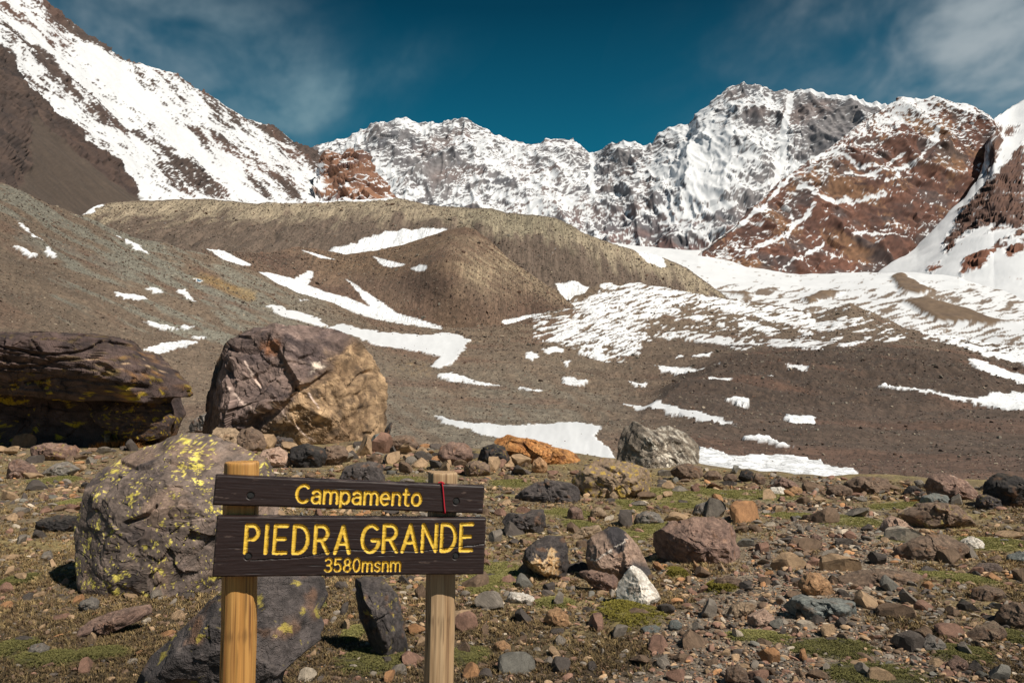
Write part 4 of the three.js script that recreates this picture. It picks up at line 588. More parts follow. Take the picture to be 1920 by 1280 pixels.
// overhanging slab on the left: layered dark rock above a shaded hollow
{
  const paint = lower => (X, Y, Z, s, t, nx, ny, nz) => {
    const f = fbm(X * 2, Y * 2, Z * 2, 4), g = fbm(X * 8, Y * 14, Z * 8, 4, .6), h = noise(X * 30, Y * 40, Z * 30), u = fbm(X * 2.2 + Y * .5, Y * 17 - X * 1.6, Z * 3, 4, .6);
    let c = mix3(C(72, 58, 56), C(100, 82, 77), clamp(.5 + f + g * .5)); c = mix3(c, C(48, 40, 41), ss(0, .3, fbm(X * 3, Y * 7, Z * 3 + 3, 3)) * .7);
    if (!lower) c = mix3(c, C(190, 160, 130), ss(.2, .36, u + .14 * ss(200, 300, s) * ss(720, 680, t) - .1) * ss(735, 700, t));
    c = mix3(c, C(164, 118, 66), ss(.1, .35, fbm(X * 4 + 9, Y * 9, Z * 4, 4)) * ss(200, 280, s) * .6);
    const l = fbm(X * 5 + 3, Y * 9, Z * 5, 5, .6); c = mix3(c, C(188, 160, 40), ss(.16, .24, l) * (lower ? .95 : ss(690, 740, t) * .8 + .12));
    return mul(c, .86 + .45 * g + .18 * h);
  };
  const root = new THREE.Group(); const p0 = at(140, 830, 27.5); root.position.set(p0[0], groundY(p0[0], p0[2]), p0[2]);
  tag(root, 'dark layered overhanging rock with a black hollow under it, left edge', 'boulder');
  const add = (n, o) => { const { g, o3 } = rockGeometry(o); const m = new THREE.Mesh(g, M.bigRock); m.position.set(o3[0] - root.position.x, o3[1] - root.position.y, o3[2] - root.position.z); place(m, n, root); };
  add('overhang', { seed: 12, d: 26.6, px: 2, most: 380, front: .62, behind: .7, cuts: 12, rough: .9, sq: .5, strata: [.12, 1, .12, 9, .06], grooves: [[4, .06, [[-40, 628], [20, 640], [60, 656], [100, 664], [150, 672], [190, 668], [215, 650], [228, 640]]], [4, .05, [[-60, 690], [60, 696], [140, 690], [200, 676]]], [5, .06, [[200, 690], [240, 706], [270, 730]]], [4, .05, [[90, 720], [170, 712], [230, 718], [300, 730]]]], out: [[-150, 610], [-60, 622], [0, 630], [80, 627], [150, 624], [195, 626], [222, 638], [230, 654], [262, 660], [282, 682], [302, 700], [318, 712], [334, 730], [340, 741], [322, 746], [300, 744], [290, 755], [230, 752], [150, 750], [60, 742], [0, 738], [-150, 736]], planes: [[0, .86, .5, .62], [0, -.55, .83, .52]], paint: paint(false) });
  add('lower_rock', { seed: 15, d: 28.4, px: 2.6, front: .16, behind: .6, cuts: 4, rough: .9, sq: .6, sink: .6, strata: [.1, 1, .1, 6, .04], out: [[-150, 700], [0, 705], [120, 710], [250, 715], [305, 735], [318, 770], [312, 800], [300, 830], [200, 850], [0, 860], [-150, 860]], planes: [[0, -.25, .97, .3]], paint: paint(true) });
  add('lower_ledge', { seed: 17, d: 27.2, px: 2.6, front: .3, behind: .5, cuts: 5, rough: 1, sq: .7, strata: [.1, 1, .1, 5, .04], out: [[160, 770], [185, 758], [230, 752], [280, 745], [306, 748], [316, 770], [322, 785], [312, 818], [280, 826], [235, 822], [190, 800]], paint: paint(true) });
  scene.add(root); root.name = numbered('overhanging_boulder');
}
// the boulder with yellow lichen, left of the sign
rock('boulder', 'rounded purple-grey boulder spotted with yellow lichen, left of the sign', 'boulder', {
  seed: 22, d: 6.3, px: 1.5, most: 440, front: .46, behind: .5, cuts: 7, rough: .42, sq: .7, sink: .1, grooves: [[5, .05, [[300, 965], [340, 950], [350, 938]]], [6, .05, [[182, 1080], [205, 1088], [224, 1092]]], [4, .035, [[230, 870], [280, 880], [340, 868], [400, 880]]]], strata: [.35, .9, .1, 4, .018],
  out: [[170, 1075], [163, 1020], [158, 978], [170, 945], [176, 913], [187, 886], [216, 860], [252, 842], [295, 824], [323, 815], [350, 812], [380, 815], [420, 826], [460, 845], [495, 866], [512, 905], [516, 960], [500, 1040], [450, 1090], [400, 1106], [350, 1112], [290, 1118], [200, 1116]],
  planes: [[-.1, .45, .88, .62], [-.5, .1, .85, .66], [.3, -.1, .95, .58], [.1, .9, .4, .78]],
  paint(X, Y, Z, s, t, nx, ny) {
    const f = fbm(X * 1.7, Y * 1.7, Z * 1.7, 4), g = fbm(X * 9, Y * 9, Z * 9, 4, .62), h = noise(X * 40, Y * 40, Z * 40), u = X * .86 + Y * .5, w = Y * .86 - X * .5;
    let c = mix3(C(92, 80, 74), C(122, 107, 98), clamp(.5 + f + g * .6)); c = mix3(c, C(70, 62, 62), ss(.02, .3, fbm(u * 3, w * 5, Z * 3 + 9, 4)) * .8);
    c = mix3(c, C(150, 128, 116), ss(.1, .36, fbm(u * 5, w * 22, Z * 5, 4, .6)) * .4); c = mix3(c, C(150, 124, 106), ss(.05, .3, fbm(X * 2.2 + 4, Y * 2.2, Z * 2.2, 3)) * .5);
    const big = fbm(X * 2.3 + 2, Y * 2.3, Z * 2.3, 2), l = fbm(X * 9 + 3, Y * 9, Z * 9, 5, .72) + big * .4, l2 = fbm(X * 22 + 3, Y * 22, Z * 22, 4, .7) + big * .3;
    c = mix3(c, mix3(C(206, 188, 84), C(226, 210, 108), clamp(.5 + g)), Math.max(ss(.215, .235, l + .12 * Math.min(0, .5 - ny)), ss(.26, .285, l2)) * .92);
    return mul(c, 1.2 * (.84 + .75 * g + .3 * h));
  },
});
// dark boulder low behind the sign posts
rock('boulder', 'smooth dark grey boulder low behind the left sign post', 'boulder', {
  seed: 31, d: 3.75, px: 2.2, front: .3, behind: .45, cuts: 12, rough: .6, sq: .6, out: [[240, 1330], [255, 1258], [300, 1215], [360, 1163], [412, 1110], [440, 1088], [483, 1080], [560, 1078], [611, 1087], [631, 1118], [612, 1136], [586, 1160], [598, 1184], [590, 1213], [562, 1228], [525, 1264], [515, 1330]],
  planes: [[-.5, .55, .67, .5], [.55, .3, .78, .42], [.2, -.3, .93, .42]],
  paint: stonePaint('dark', { dust: .1, lichen: .55, streak: .15 }),
});
rock('rock', 'tilted dark slab leaning in the grass between the two sign posts', 'rock', { seed: 35, d: 4.65, px: 2.2, front: .3, behind: .35, cuts: 12, rough: .8, sink: .1, strata: [.8, -.5, .2, 5, .03], out: [[655, 1092], [680, 1082], [716, 1086], [742, 1116], [750, 1150], [768, 1205], [742, 1216], [712, 1198], [690, 1184], [672, 1150], [660, 1122]], planes: [[.3, .55, .78, .4], [-.8, 0, .5, .4]], paint: stonePaint('dark', { streak: .5, dir: [.5, .85, 0], lichen: .5 }) });
rock('boulder', 'grey streaked boulder with a pointed left peak between the snow patches', 'boulder', {
  seed: 41, d: 17.8, px: 2.0, front: .46, behind: .5, cuts: 16, rough: 1, sink: .4, out: [[1156, 870], [1159, 830], [1167, 806], [1178, 790], [1187, 784], [1200, 792], [1215, 803], [1229, 807], [1242, 800], [1262, 798], [1281, 803], [1300, 815], [1312, 832], [1317, 852], [1310, 878], [1280, 890], [1180, 890]],
  planes: [[-.55, .3, .78, .5], [.45, .4, .8, .55]],
  paint(X, Y, Z, s, t) { const f = fbm(X * 2, Y * 2, Z * 2, 4), g = fbm(X * 9, Y * 9, Z * 9, 4, .6), u = X * .7 - Y * .7, w = X * .7 + Y * .7; let c = mix3(C(122, 110, 98), C(168, 154, 138), clamp(.5 + f + g)); c = mix3(c, C(72, 65, 60), ss(.05, .3, fbm(u * 2, w * 8, Z * 3, 4, .6)) * .75); c = mix3(c, C(232, 222, 206), ss(.0, .2, fbm(u * 5, w * 14, Z * 5 + 4, 4, .6)) * ss(1180, 1240, s + f * 60) * .9); return mul(c, 1.1 * (.86 + .5 * g)); },
});
const LICHENED = stonePaint('tan', { lichen: .8, streak: .2 });
rock('rock', 'low brown outcrop speckled with yellow lichen in front of the streaked boulder', 'rock', { seed: 43, d: 12.4, px: 2.2, front: .42, behind: .5, cuts: 20, rough: 1.3, sink: .1, out: [[1072, 903], [1088, 882], [1110, 868], [1130, 856], [1152, 861], [1182, 868], [1215, 880], [1231, 900], [1233, 916], [1215, 932], [1190, 940], [1120, 940], [1080, 925]], planes: [[0, .75, .65, .42]], paint(X, Y, Z, s, t, nx, ny) { const c = LICHENED(X, Y, Z, s, t, nx, ny), l = fbm(X * 6 + 9, Y * 6, Z * 6, 4, .6); return mix3(mix3(c, C(122, 104, 88), .5), C(190, 158, 70), ss(.12, .22, l) * .8); } });
rock('rock', 'orange rust-coloured rock ledge at the rim above the snow patch', 'rock', { seed: 47, d: 19, px: 2, front: .35, behind: .5, cuts: 20, rough: 1.4, sink: .2, out: [[922, 824], [935, 818], [950, 813], [975, 822], [1002, 824], [1030, 836], [1062, 843], [1086, 853], [1097, 870], [1088, 888], [1060, 888], [1020, 876], [985, 862], [940, 848]], planes: [[0, .6, .8, .35]], paint(X, Y, Z, s, t, nx, ny) { const f = fbm(X * 2, Y * 2, Z * 2, 4), g = fbm(X * 8, Y * 8, Z * 8, 4, .6); let c = mix3(C(196, 128, 70), C(224, 166, 106), clamp(.5 + f + g)); c = mix3(c, C(130, 88, 62), ss(.05, .3, fbm(X * 5, Y * 5, Z * 5 + 3, 3)) * .8); return mul(c, .9 + .4 * g); } });
rock('rock', 'big flat-topped reddish rock beside the trampled path, right of centre', 'rock', { seed: 53, d: 7.3, px: 2, front: .42, behind: .5, cuts: 16, rough: 1, sink: .12, strata: [.2, .9, .2, 3, .02], out: [[1216, 1028], [1222, 1005], [1236, 999], [1262, 985], [1302, 973], [1340, 970], [1371, 977], [1386, 990], [1396, 1020], [1393, 1052], [1352, 1062], [1310, 1064], [1275, 1060], [1240, 1044]], planes: [[.1, .82, .56, .40], [.1, -.1, .99, .5], [-.7, .1, .7, .72]], paint: stonePaint('red', { streak: .45, dust: .1 }) });
rock('rock', 'grey angular rock with a dark cap and white vein near the white rock', 'rock', { seed: 57, d: 6.75, px: 1.9, front: .45, behind: .5, cuts: 14, rough: .8, sink: .12, out: [[1098, 1046], [1103, 1015], [1120, 1000], [1145, 985], [1160, 989], [1182, 1004], [1197, 1022], [1216, 1055], [1227, 1074], [1190, 1082], [1150, 1082], [1106, 1074]], planes: [[-.3, .4, .86, .42], [.6, .35, .7, .5]], paint(X, Y, Z, s, t, nx, ny) { const g = fbm(X * 7, Y * 7, Z * 7, 4, .6), b = stonePaint('pink', {})(X, Y, Z, s, t, nx, ny); let c = mix3(mul(b, .72), C(66, 62, 64), ss(6, -4, polyDist([[1128, 996], [1150, 984], [1172, 998], [1160, 1030], [1148, 1032], [1138, 1012]], s + g * 14, t + g * 14))); c = mix3(c, C(84, 78, 78), ss(8, -6, polyDist([[1155, 1062], [1180, 1048], [1215, 1062], [1226, 1080], [1150, 1082]], s + g * 12, t + g * 12))); return mix3(c, C(220, 208, 196), ss(1.6, .5, segDist(1105, 1050, 1170, 1008, s + g * 6, t + g * 5))); } });
rock('rock', 'bright white pointed rock standing above the green moss cushion', 'rock', { seed: 61, d: 5.75, px: 1.8, front: .45, behind: .45, cuts: 12, rough: .7, sink: .06, out: [[1156, 1126], [1157, 1095], [1170, 1080], [1190, 1057], [1205, 1065], [1216, 1085], [1231, 1105], [1248, 1130], [1225, 1128], [1190, 1132]], planes: [[-.75, .25, .6, .35], [.42, .5, .75, .36]], paint: stonePaint('white', { dust: 0 }) });
rock('rock', 'dark rock with orange crystals, right of the lower sign board', 'rock', { seed: 63, d: 6.75, px: 1.9, front: .45, behind: .5, cuts: 14, rough: .9, sink: .1, out: [[975, 1058], [985, 1030], [1005, 1014], [1030, 1004], [1056, 1008], [1063, 1025], [1066, 1055], [1061, 1074], [1035, 1082], [1000, 1074]], planes: [[0, .5, .86, .5]], paint(X, Y, Z, s, t, nx, ny) { const g = fbm(X * 7, Y * 7, Z * 7, 4, .6), b = stonePaint('dark', {})(X, Y, Z, s, t, nx, ny), q = polyDist([[988, 1060], [1005, 1035], [1018, 1050], [1030, 1022], [1042, 1030], [1048, 1074], [1000, 1078]], s + g * 22, t + g * 22); return mix3(b, mix3(C(204, 152, 90), C(222, 196, 160), clamp(.5 + g * 2)), ss(2, -4, q) * ss(-.35, .05, g + .1)); } });
const list = [
  // label, kind of stone, seed, outline, [front, roughness]
  ['flat dark rock with a pale streak below the lichen outcrop', 'dark', 71, [[962, 934], [985, 915], [1010, 903], [1050, 902], [1073, 905], [1090, 920], [1092, 938], [1050, 944], [1000, 946], [970, 946]], { streak: .6, dir: [.95, .2, 0] }],
  ['blocky blue-black rock close to the right end of the boards', 'dark', 72, [[936, 976], [950, 962], [986, 963], [1000, 957], [1020, 955], [1025, 976], [1023, 996], [1000, 1000], [970, 1003], [950, 992]], { streak: .2 }],
  ['brown wedge-shaped slab tucked against the left of the white rock', 'red', 73, [[1082, 1074], [1110, 1069], [1150, 1079], [1162, 1090], [1156, 1114], [1130, 1110], [1105, 1094]], {}],
  ['large dark sloping slab with yellow specks at the right', 'brown', 74, [[1689, 966], [1709, 953], [1734, 946], [1760, 943], [1785, 944], [1810, 955], [1830, 972], [1843, 983], [1824, 992], [1774, 996], [1730, 992], [1700, 980]], { streak: .5, lichen: .4 }],
  ['rust-brown ridge rock with a pale top at the right rim', 'red', 75, [[1732, 915], [1744, 902], [1754, 890], [1774, 887], [1790, 892], [1807, 899], [1833, 922], [1836, 940], [1802, 944], [1746, 932]], { streak: .6, vein: .6 }],
  ['black rock in deep shade at the right edge', 'black', 76, [[1850, 925], [1857, 908], [1869, 896], [1886, 887], [1914, 896], [1965, 906], [1990, 955], [1900, 956], [1858, 950]], {}],  // near-black palette: shade of its left face put into the colour
  ['dark smooth stone lying under the black rock at the right', 'dark', 77, [[1830, 945], [1838, 930], [1855, 928], [1880, 938], [1890, 952], [1870, 958], [1838, 956]], { lichen: .5 }],
  ['dark jagged mound of rock with a black hollow at its left', 'brown', 78, [[1668, 1046], [1689, 1029], [1717, 1012], [1746, 1002], [1782, 1006], [1810, 1020], [1822, 1032], [1814, 1052], [1746, 1054], [1700, 1052]], { streak: .35 }],
  ['lumpy white quartz rock on the right, beside the dark mound', 'white', 79, [[1798, 1021], [1810, 1010], [1825, 1006], [1845, 1013], [1853, 1025], [1851, 1034], [1825, 1034]], {}],
  ['pinkish split rock left of the large sloping slab', 'pink', 80, [[1652, 992], [1660, 975], [1672, 966], [1690, 973], [1702, 985], [1718, 991], [1700, 1001], [1675, 1000]], {}],
  ['rounded yellow-tan rock by the path, lower right', 'orange', 81, [[1500, 1100], [1507, 1082], [1521, 1073], [1540, 1074], [1555, 1090], [1567, 1108], [1549, 1121], [1515, 1118]], { streak: .3 }],
  ['long low blue-grey rock in the lower right ground', 'slate', 82, [[1466, 1144], [1487, 1121], [1507, 1116], [1537, 1126], [1591, 1126], [1623, 1134], [1618, 1160], [1577, 1166], [1521, 1156], [1484, 1154]], { streak: .3 }],
  ['peach-coloured pyramid-shaped rock in the lower right ground', 'pink', 83, [[1402, 1159], [1415, 1150], [1436, 1141], [1450, 1154], [1462, 1167], [1431, 1181], [1405, 1178]], {}],
  ['flat tan rock just left of the peach pyramid rock', 'tan', 84, [[1360, 1160], [1370, 1140], [1385, 1129], [1410, 1130], [1425, 1138], [1400, 1150], [1382, 1162]], {}],
  ['low wide brown slab half sunk in dry grass at the right', 'brown', 85, [[1558, 1100], [1580, 1080], [1620, 1070], [1670, 1069], [1720, 1075], [1762, 1086], [1745, 1099], [1700, 1096], [1640, 1104]], { streak: .4 }],
  ['square dull brown rock near the right edge', 'brown', 86, [[1822, 1126], [1827, 1104], [1858, 1097], [1887, 1107], [1885, 1127], [1850, 1131]], {}],
  ['dark tilted rock at the right edge with a black left side', 'brown', 87, [[1868, 1168], [1885, 1140], [1905, 1129], [1945, 1140], [1945, 1182], [1890, 1176]], {}],
  ['brown mound-like rock topped with dry moss, lower right corner', 'brown', 88, [[1808, 1200], [1818, 1186], [1841, 1173], [1869, 1166], [1888, 1180], [1892, 1197], [1850, 1207]], { dust: .5 }],
  ['pale grey pointed rock low on the right', 'grey', 89, [[1720, 1218], [1735, 1200], [1748, 1189], [1765, 1199], [1784, 1216], [1760, 1226]], {}],
  ['round brown stone at the lower right bottom', 'red', 90, [[1772, 1252], [1785, 1238], [1800, 1229], [1814, 1240], [1818, 1254], [1795, 1262]], {}],
  ['dark brown rock cut by the bottom edge, right of centre', 'brown', 91, [[1360, 1280], [1364, 1256], [1385, 1245], [1405, 1259], [1407, 1290]], {}],
  ['dark red rock with a white vein at the far left', 'red', 92, [[6, 884], [15, 868], [30, 861], [45, 865], [60, 874], [68, 890], [55, 899], [25, 900], [9, 896]], { vein: .9 }],
  ['flat pale rock with a yellow spot, left of the lichen boulder', 'grey', 93, [[70, 890], [95, 872], [115, 865], [135, 872], [148, 879], [130, 893], [90, 896]], { lichen: .3 }],
  ['reddish block below the hollow of the overhanging rock', 'red', 94, [[44, 862], [58, 836], [85, 831], [115, 832], [138, 837], [141, 857], [108, 868], [70, 868]], { lichen: .5 }],
  ['pale grey rock at the mouth of the hollow', 'grey', 95, [[103, 818], [118, 799], [145, 792], [165, 797], [173, 810], [155, 828], [118, 834]], {}],
  ['low black slab on the turf left of the lichen boulder', 'black', 96, [[48, 992], [70, 975], [100, 967], [140, 968], [162, 984], [150, 996], [110, 1001], [78, 998]], { streak: .5, dir: [.98, .1, 0] }],
  ['long flat reddish slab lying in the lower left grass', 'red', 97, [[121, 1196], [150, 1176], [170, 1162], [222, 1145], [279, 1135], [287, 1149], [262, 1162], [205, 1183], [150, 1200]], { streak: .5, dir: [.93, .36, 0] }],
  ['pale flat stone below the lichen boulder', 'grey', 98, [[143, 1140], [150, 1126], [168, 1119], [184, 1124], [182, 1142], [160, 1150]], {}],
  ['grey stone lying by the lower left moss', 'grey', 99, [[44, 1225], [55, 1210], [75, 1206], [92, 1214], [84, 1228], [58, 1232]], {}],
  ['tan rounded rock piled before the left foot of the great boulder', 'tan', 100, [[390, 820], [400, 800], [430, 802], [455, 814], [467, 832], [440, 846], [400, 842]], {}],
  ['pointed grey slab leaning on the left foot of the great boulder', 'grey', 101, [[346, 804], [370, 784], [395, 771], [415, 759], [428, 775], [429, 804], [400, 812], [362, 816]], {}],
  ['red-brown rock wedged behind the pointed grey slab', 'red', 102, [[414, 760], [440, 764], [456, 785], [458, 806], [440, 812], [424, 800]], {}],
  ['brown leaning rock at the front foot of the great boulder', 'brown', 103, [[444, 830], [448, 805], [470, 798], [490, 812], [500, 836], [480, 850], [455, 846]], {}],
  ['black split rock under the great boulder', 'black', 104, [[536, 864], [545, 838], [575, 831], [609, 841], [614, 864], [590, 880], [555, 880]], {}],
  ['peach rounded rock directly behind the left post top', 'pink', 105, [[470, 868], [490, 845], [520, 837], [541, 850], [547, 872], [500, 880]], {}],
  ['flat slate wedge below the great boulder', 'dark', 106, [[498, 826], [520, 818], [548, 822], [556, 838], [530, 842], [505, 838]], {}],
  ['wide brown rock under the right half of the great boulder', 'brown', 107, [[598, 852], [605, 838], [632, 834], [655, 842], [650, 862], [625, 876], [604, 872]], { streak: .3 }],
  ['dark rock showing behind the top edge of the upper board', 'dark', 108, [[636, 906], [640, 876], [660, 867], [690, 865], [716, 870], [723, 886], [722, 910]], { streak: .3 }],
  ['large red-brown cobble in the stone pile above the right post', 'red', 109, [[818, 858], [825, 838], [845, 827], [870, 831], [887, 843], [886, 864], [860, 875], [830, 870]], {}],
  ['dark mossy rock at the left end of the orange ledge', 'black', 110, [[892, 864], [900, 842], [925, 831], [950, 838], [957, 862], [930, 878], [900, 876]], { lichen: .3 }],
  ['orange-brown upright stone in front of the orange ledge', 'orange', 111, [[995, 884], [1000, 862], [1012, 856], [1025, 866], [1028, 884], [1012, 890]], {}],
  ['dark upright stone between the orange ledge and the flat rocks', 'dark', 112, [[980, 862], [984, 838], [998, 836], [1006, 852], [1002, 872], [988, 872]], {}],
  ['pale slab standing on edge beside the orange ledge', 'slate', 113, [[1015, 858], [1018, 846], [1034, 846], [1044, 856], [1036, 868], [1020, 866]], {}],
  ['squared red stone among the grass right of the boards', 'red', 114, [[1062, 975], [1066, 951], [1082, 950], [1096, 958], [1096, 974], [1078, 978]], {}],
  ['pale tan stone beside the squared red stone', 'tan', 115, [[1102, 972], [1110, 955], [1125, 949], [1137, 960], [1140, 972], [1118, 976]], {}],
  ['pale grey rock with a white left end in the middle distance', 'grey', 116, [[1186, 982], [1194, 965], [1215, 957], [1240, 964], [1248, 980], [1212, 988]], {}],
  ['light grey block with a blue-grey right end near the path head', 'grey', 117, [[1299, 964], [1305, 946], [1325, 940], [1342, 944], [1350, 958], [1338, 970], [1312, 970]], {}],
  ['low beige slab above the dark-capped grey rock', 'tan', 118, [[1063, 1012], [1090, 990], [1126, 984], [1132, 1000], [1100, 1014]], {}],
  ['cream slab tipped on edge below the orange-crystal rock', 'white', 119, [[946, 1130], [956, 1110], [975, 1111], [1000, 1119], [1012, 1130], [980, 1134]], { streak: .5 }],
  ['tan-brown rough stone left of the moss cushion', 'orange', 120, [[1018, 1164], [1028, 1146], [1046, 1138], [1066, 1155], [1070, 1174], [1040, 1178]], {}],
  ['orange-brown flat stone in the dark ground below the boards', 'orange', 121, [[922, 1216], [930, 1204], [945, 1200], [958, 1212], [958, 1224], [936, 1226]], {}],
  ['round blue-grey stone on the gravel right of the moss cushion', 'slate', 122, [[1252, 1176], [1258, 1164], [1270, 1160], [1280, 1170], [1278, 1182], [1262, 1186]], {}],
  ['tan triangular flat stone below the path, right of centre', 'orange', 123, [[1302, 1050], [1312, 1062], [1330, 1066], [1326, 1078], [1306, 1076], [1300, 1064]], {}],
  ['brown rock partly covered by moss at the path edge', 'brown', 124, [[1334, 1098], [1345, 1084], [1370, 1080], [1392, 1088], [1400, 1102], [1370, 1110], [1344, 1108]], {}],
  ['olive-brown flat rock lying on the trampled path', 'brown', 125, [[1474, 1022], [1486, 1010], [1505, 1008], [1518, 1018], [1516, 1026], [1490, 1028]], { dust: .4 }],
  ['small red wedge standing at the head of the path', 'red', 126, [[1519, 1010], [1524, 1000], [1536, 1002], [1544, 1010], [1532, 1016]], {}],
  ['black rock on the rim in front of the right snow patch', 'black', 127, [[1384, 896], [1392, 882], [1402, 879], [1414, 885], [1418, 900], [1400, 906]], {}],
  ['brown rock touching the black rim rock', 'brown', 128, [[1412, 902], [1418, 886], [1430, 888], [1440, 904], [1436, 912], [1416, 912]], {}],
  ['sharp dark red rock on the rim below the right snow patch', 'red', 129, [[1446, 912], [1456, 902], [1470, 894], [1490, 903], [1508, 916], [1480, 920]], {}],
  ['white veined rock in the moss below the rim', 'white', 130, [[1440, 924], [1448, 914], [1466, 912], [1478, 920], [1474, 930], [1452, 930]], {}],
  ['orange-tan stone beside the white veined rock', 'orange', 131, [[1478, 918], [1490, 910], [1504, 916], [1508, 924], [1488, 928]], {}],
  ['long brown rock on the rim, right of the snow patch tip', 'brown', 132, [[1548, 926], [1556, 912], [1576, 908], [1596, 914], [1606, 924], [1592, 934], [1560, 934]], {}],
  ['wide dark outcrop on the rim at the right end of the snow', 'brown', 133, [[1576, 914], [1592, 902], [1612, 893], [1640, 894], [1664, 898], [1682, 910], [1684, 924], [1640, 930], [1598, 926]], { streak: .3 }],
  ['black stone leaning against the rim outcrop', 'black', 134, [[1694, 924], [1704, 911], [1722, 910], [1732, 922], [1720, 930], [1700, 930]], {}],
  ['dark stone in front of the rust-brown ridge rock', 'slate', 135, [[1724, 946], [1732, 930], [1756, 924], [1782, 930], [1790, 944], [1760, 952], [1734, 952]], {}],
  ['grey-green flat rock at the right edge, mid height', 'slate', 136, [[1888, 1052], [1894, 1040], [1920, 1034], [1960, 1044], [1950, 1060], [1910, 1060]], {}],
  ['purple-brown flat slab at the right edge below the turf', 'purple', 137, [[1825, 1066], [1840, 1056], [1870, 1056], [1890, 1066], [1870, 1076], [1840, 1076]], {}],
  ['round brown boulder on the rim below the streaked boulder', 'brown', 138, [[1256, 886], [1270, 872], [1292, 868], [1314, 876], [1322, 892], [1300, 902], [1270, 900]], {}],
  ['brown stone on the rim left of the right snow patch', 'brown', 139, [[1318, 892], [1330, 882], [1346, 882], [1358, 894], [1350, 904], [1326, 904]], {}],
  ['brown stone on the rim in front of the right snow patch', 'brown', 140, [[1356, 896], [1364, 888], [1378, 888], [1388, 898], [1378, 908], [1360, 906]], {}],
  ['pale stone pile top left of the orange ledge', 'slate', 141, [[690, 832], [700, 815], [716, 810], [728, 826], [726, 846], [704, 848]], {}],
  ['dark stone by the foot of the great boulder, right end', 'black', 142, [[716, 826], [724, 800], [740, 776], [730, 812], [736, 832], [722, 838]], {}],
  ['brown rough rock right of the great boulder', 'brown', 143, [[722, 842], [730, 822], [752, 814], [775, 818], [786, 834], [770, 848], [740, 852]], {}],
  ['olive rock with dark holes in the stone pile', 'brown', 144, [[864, 884], [878, 866], [900, 862], [918, 872], [920, 890], [890, 896]], { lichen: .4 }],
  ['grey slab lying in the gravel right of the moss cushion', 'slate', 145, [[1196, 1182], [1210, 1174], [1232, 1172], [1244, 1180], [1226, 1190], [1204, 1190]], {}],
];
for (const [label, kind, seed, out, o] of list) {
  let base = 0, x0 = 1e9, x1 = -1e9; for (const p of out) { base = Math.max(base, p[1]); x0 = Math.min(x0, p[0]); x1 = Math.max(x1, p[0]); }
  const d = hit((x0 + x1) / 2, base - 3), big = x1 - x0 > 70;
  rock('rock', label, 'rock', { seed, out, d: d + (x1 - x0) / F * d * .16, front: .40, behind: .42, cuts: big ? 26 : 20, rough: 1.35, sq: .5, sink: .05 * d / 8, px: 2.5, paint: stonePaint(kind, o) });
}
// ---------------------------------------------------------------- the camp sign: two routed boards on two round posts
const V3 = (a) => new THREE.Vector3(...a);
// single-stroke letters on a unit body: capitals 0..1, small letters 0..0.7; arcs are [cx, cy, rx, ry, from, to] in degrees
const arc = (cx, cy, rx, ry, a, b) => { const n = Math.max(5, Math.round(Math.abs(b - a) / 18)), o = []; for (let i = 0; i <= n; i++) { const t = (a + (b - a) * i / n) * Math.PI / 180; o.push([cx + rx * Math.cos(t), cy + ry * Math.sin(t)]); } return o; };
const humps = [[[0, 0], [0, .7]], [[0, .45], ...arc(.17, .48, .17, .22, 180, 0), [.34, 0]]];
const GLYPH = {
  C: [.62, [arc(.34, .5, .34, .5, 48, 312)]], P: [.5, [[[0, 0], [0, 1], [.24, 1], ...arc(.24, .74, .26, .26, 90, -90), [0, .48]]]], I: [.06, [[[.03, 0], [.03, 1]]]], E: [.5, [[[.5, 1], [0, 1], [0, 0], [.5, 0]], [[0, .52], [.42, .52]]]],
  D: [.6, [[[0, 0], [0, 1], [.2, 1], ...arc(.2, .5, .4, .5, 90, -90), [0, 0]]]], R: [.56, [[[0, 0], [0, 1], [.26, 1], ...arc(.26, .74, .26, .26, 90, -90), [0, .48]], [[.26, .48], [.56, 0]]]], A: [.62, [[[0, 0], [.31, 1], [.62, 0]], [[.12, .34], [.5, .34]]]],
  G: [.66, [[...arc(.36, .5, .36, .5, 50, 342), [.7, .44], [.42, .44]]]], N: [.58, [[[0, 0], [0, 1], [.58, 0], [.58, 1]]]],
  a: [.42, [[...arc(.21, .49, .2, .21, 155, 0), [.41, 0]], [[.41, .4], [.2, .4], ...arc(.18, .2, .18, .2, 90, 270), [.24, 0], [.41, .12]]]], m: [.68, [...humps, [[.34, .45], ...arc(.51, .48, .17, .22, 180, 0), [.68, 0]]]], n: [.38, [[[0, 0], [0, .7]], [[0, .42], ...arc(.19, .47, .19, .23, 180, 0), [.38, 0]]]],
  p: [.44, [[[0, -.3], [0, .7]], arc(.22, .35, .22, .35, 180, 540)]], e: [.44, [[[.02, .37], [.44, .37], ...arc(.22, .35, .22, .35, 0, 310)]]], t: [.28, [[[.12, .95], [.12, .12], ...arc(.24, .12, .12, .12, 180, 270), [.28, 0]], [[0, .68], [.27, .68]]]], o: [.46, [arc(.23, .35, .23, .35, 90, 450)]],
  s: [.36, [[...arc(.18, .52, .17, .18, 30, 200), [.1, .38], [.26, .32], ...arc(.18, .18, .18, .18, 30, -150)]]],
  3: [.46, [[...arc(.22, .75, .22, .25, 150, -80), [.14, .5]], [[.14, .5], ...arc(.22, .26, .24, .26, 80, -150)]]], 5: [.46, [[[.43, 1], [.06, 1], [.03, .55], ...arc(.21, .31, .24, .31, 125, -150)]]], 8: [.46, [arc(.23, .76, .19, .24, -90, 270), arc(.23, .26, .23, .26, 90, 450)]], 0: [.46, [arc(.23, .5, .23, .5, 90, 450)]], ' ': [.3, []],
};
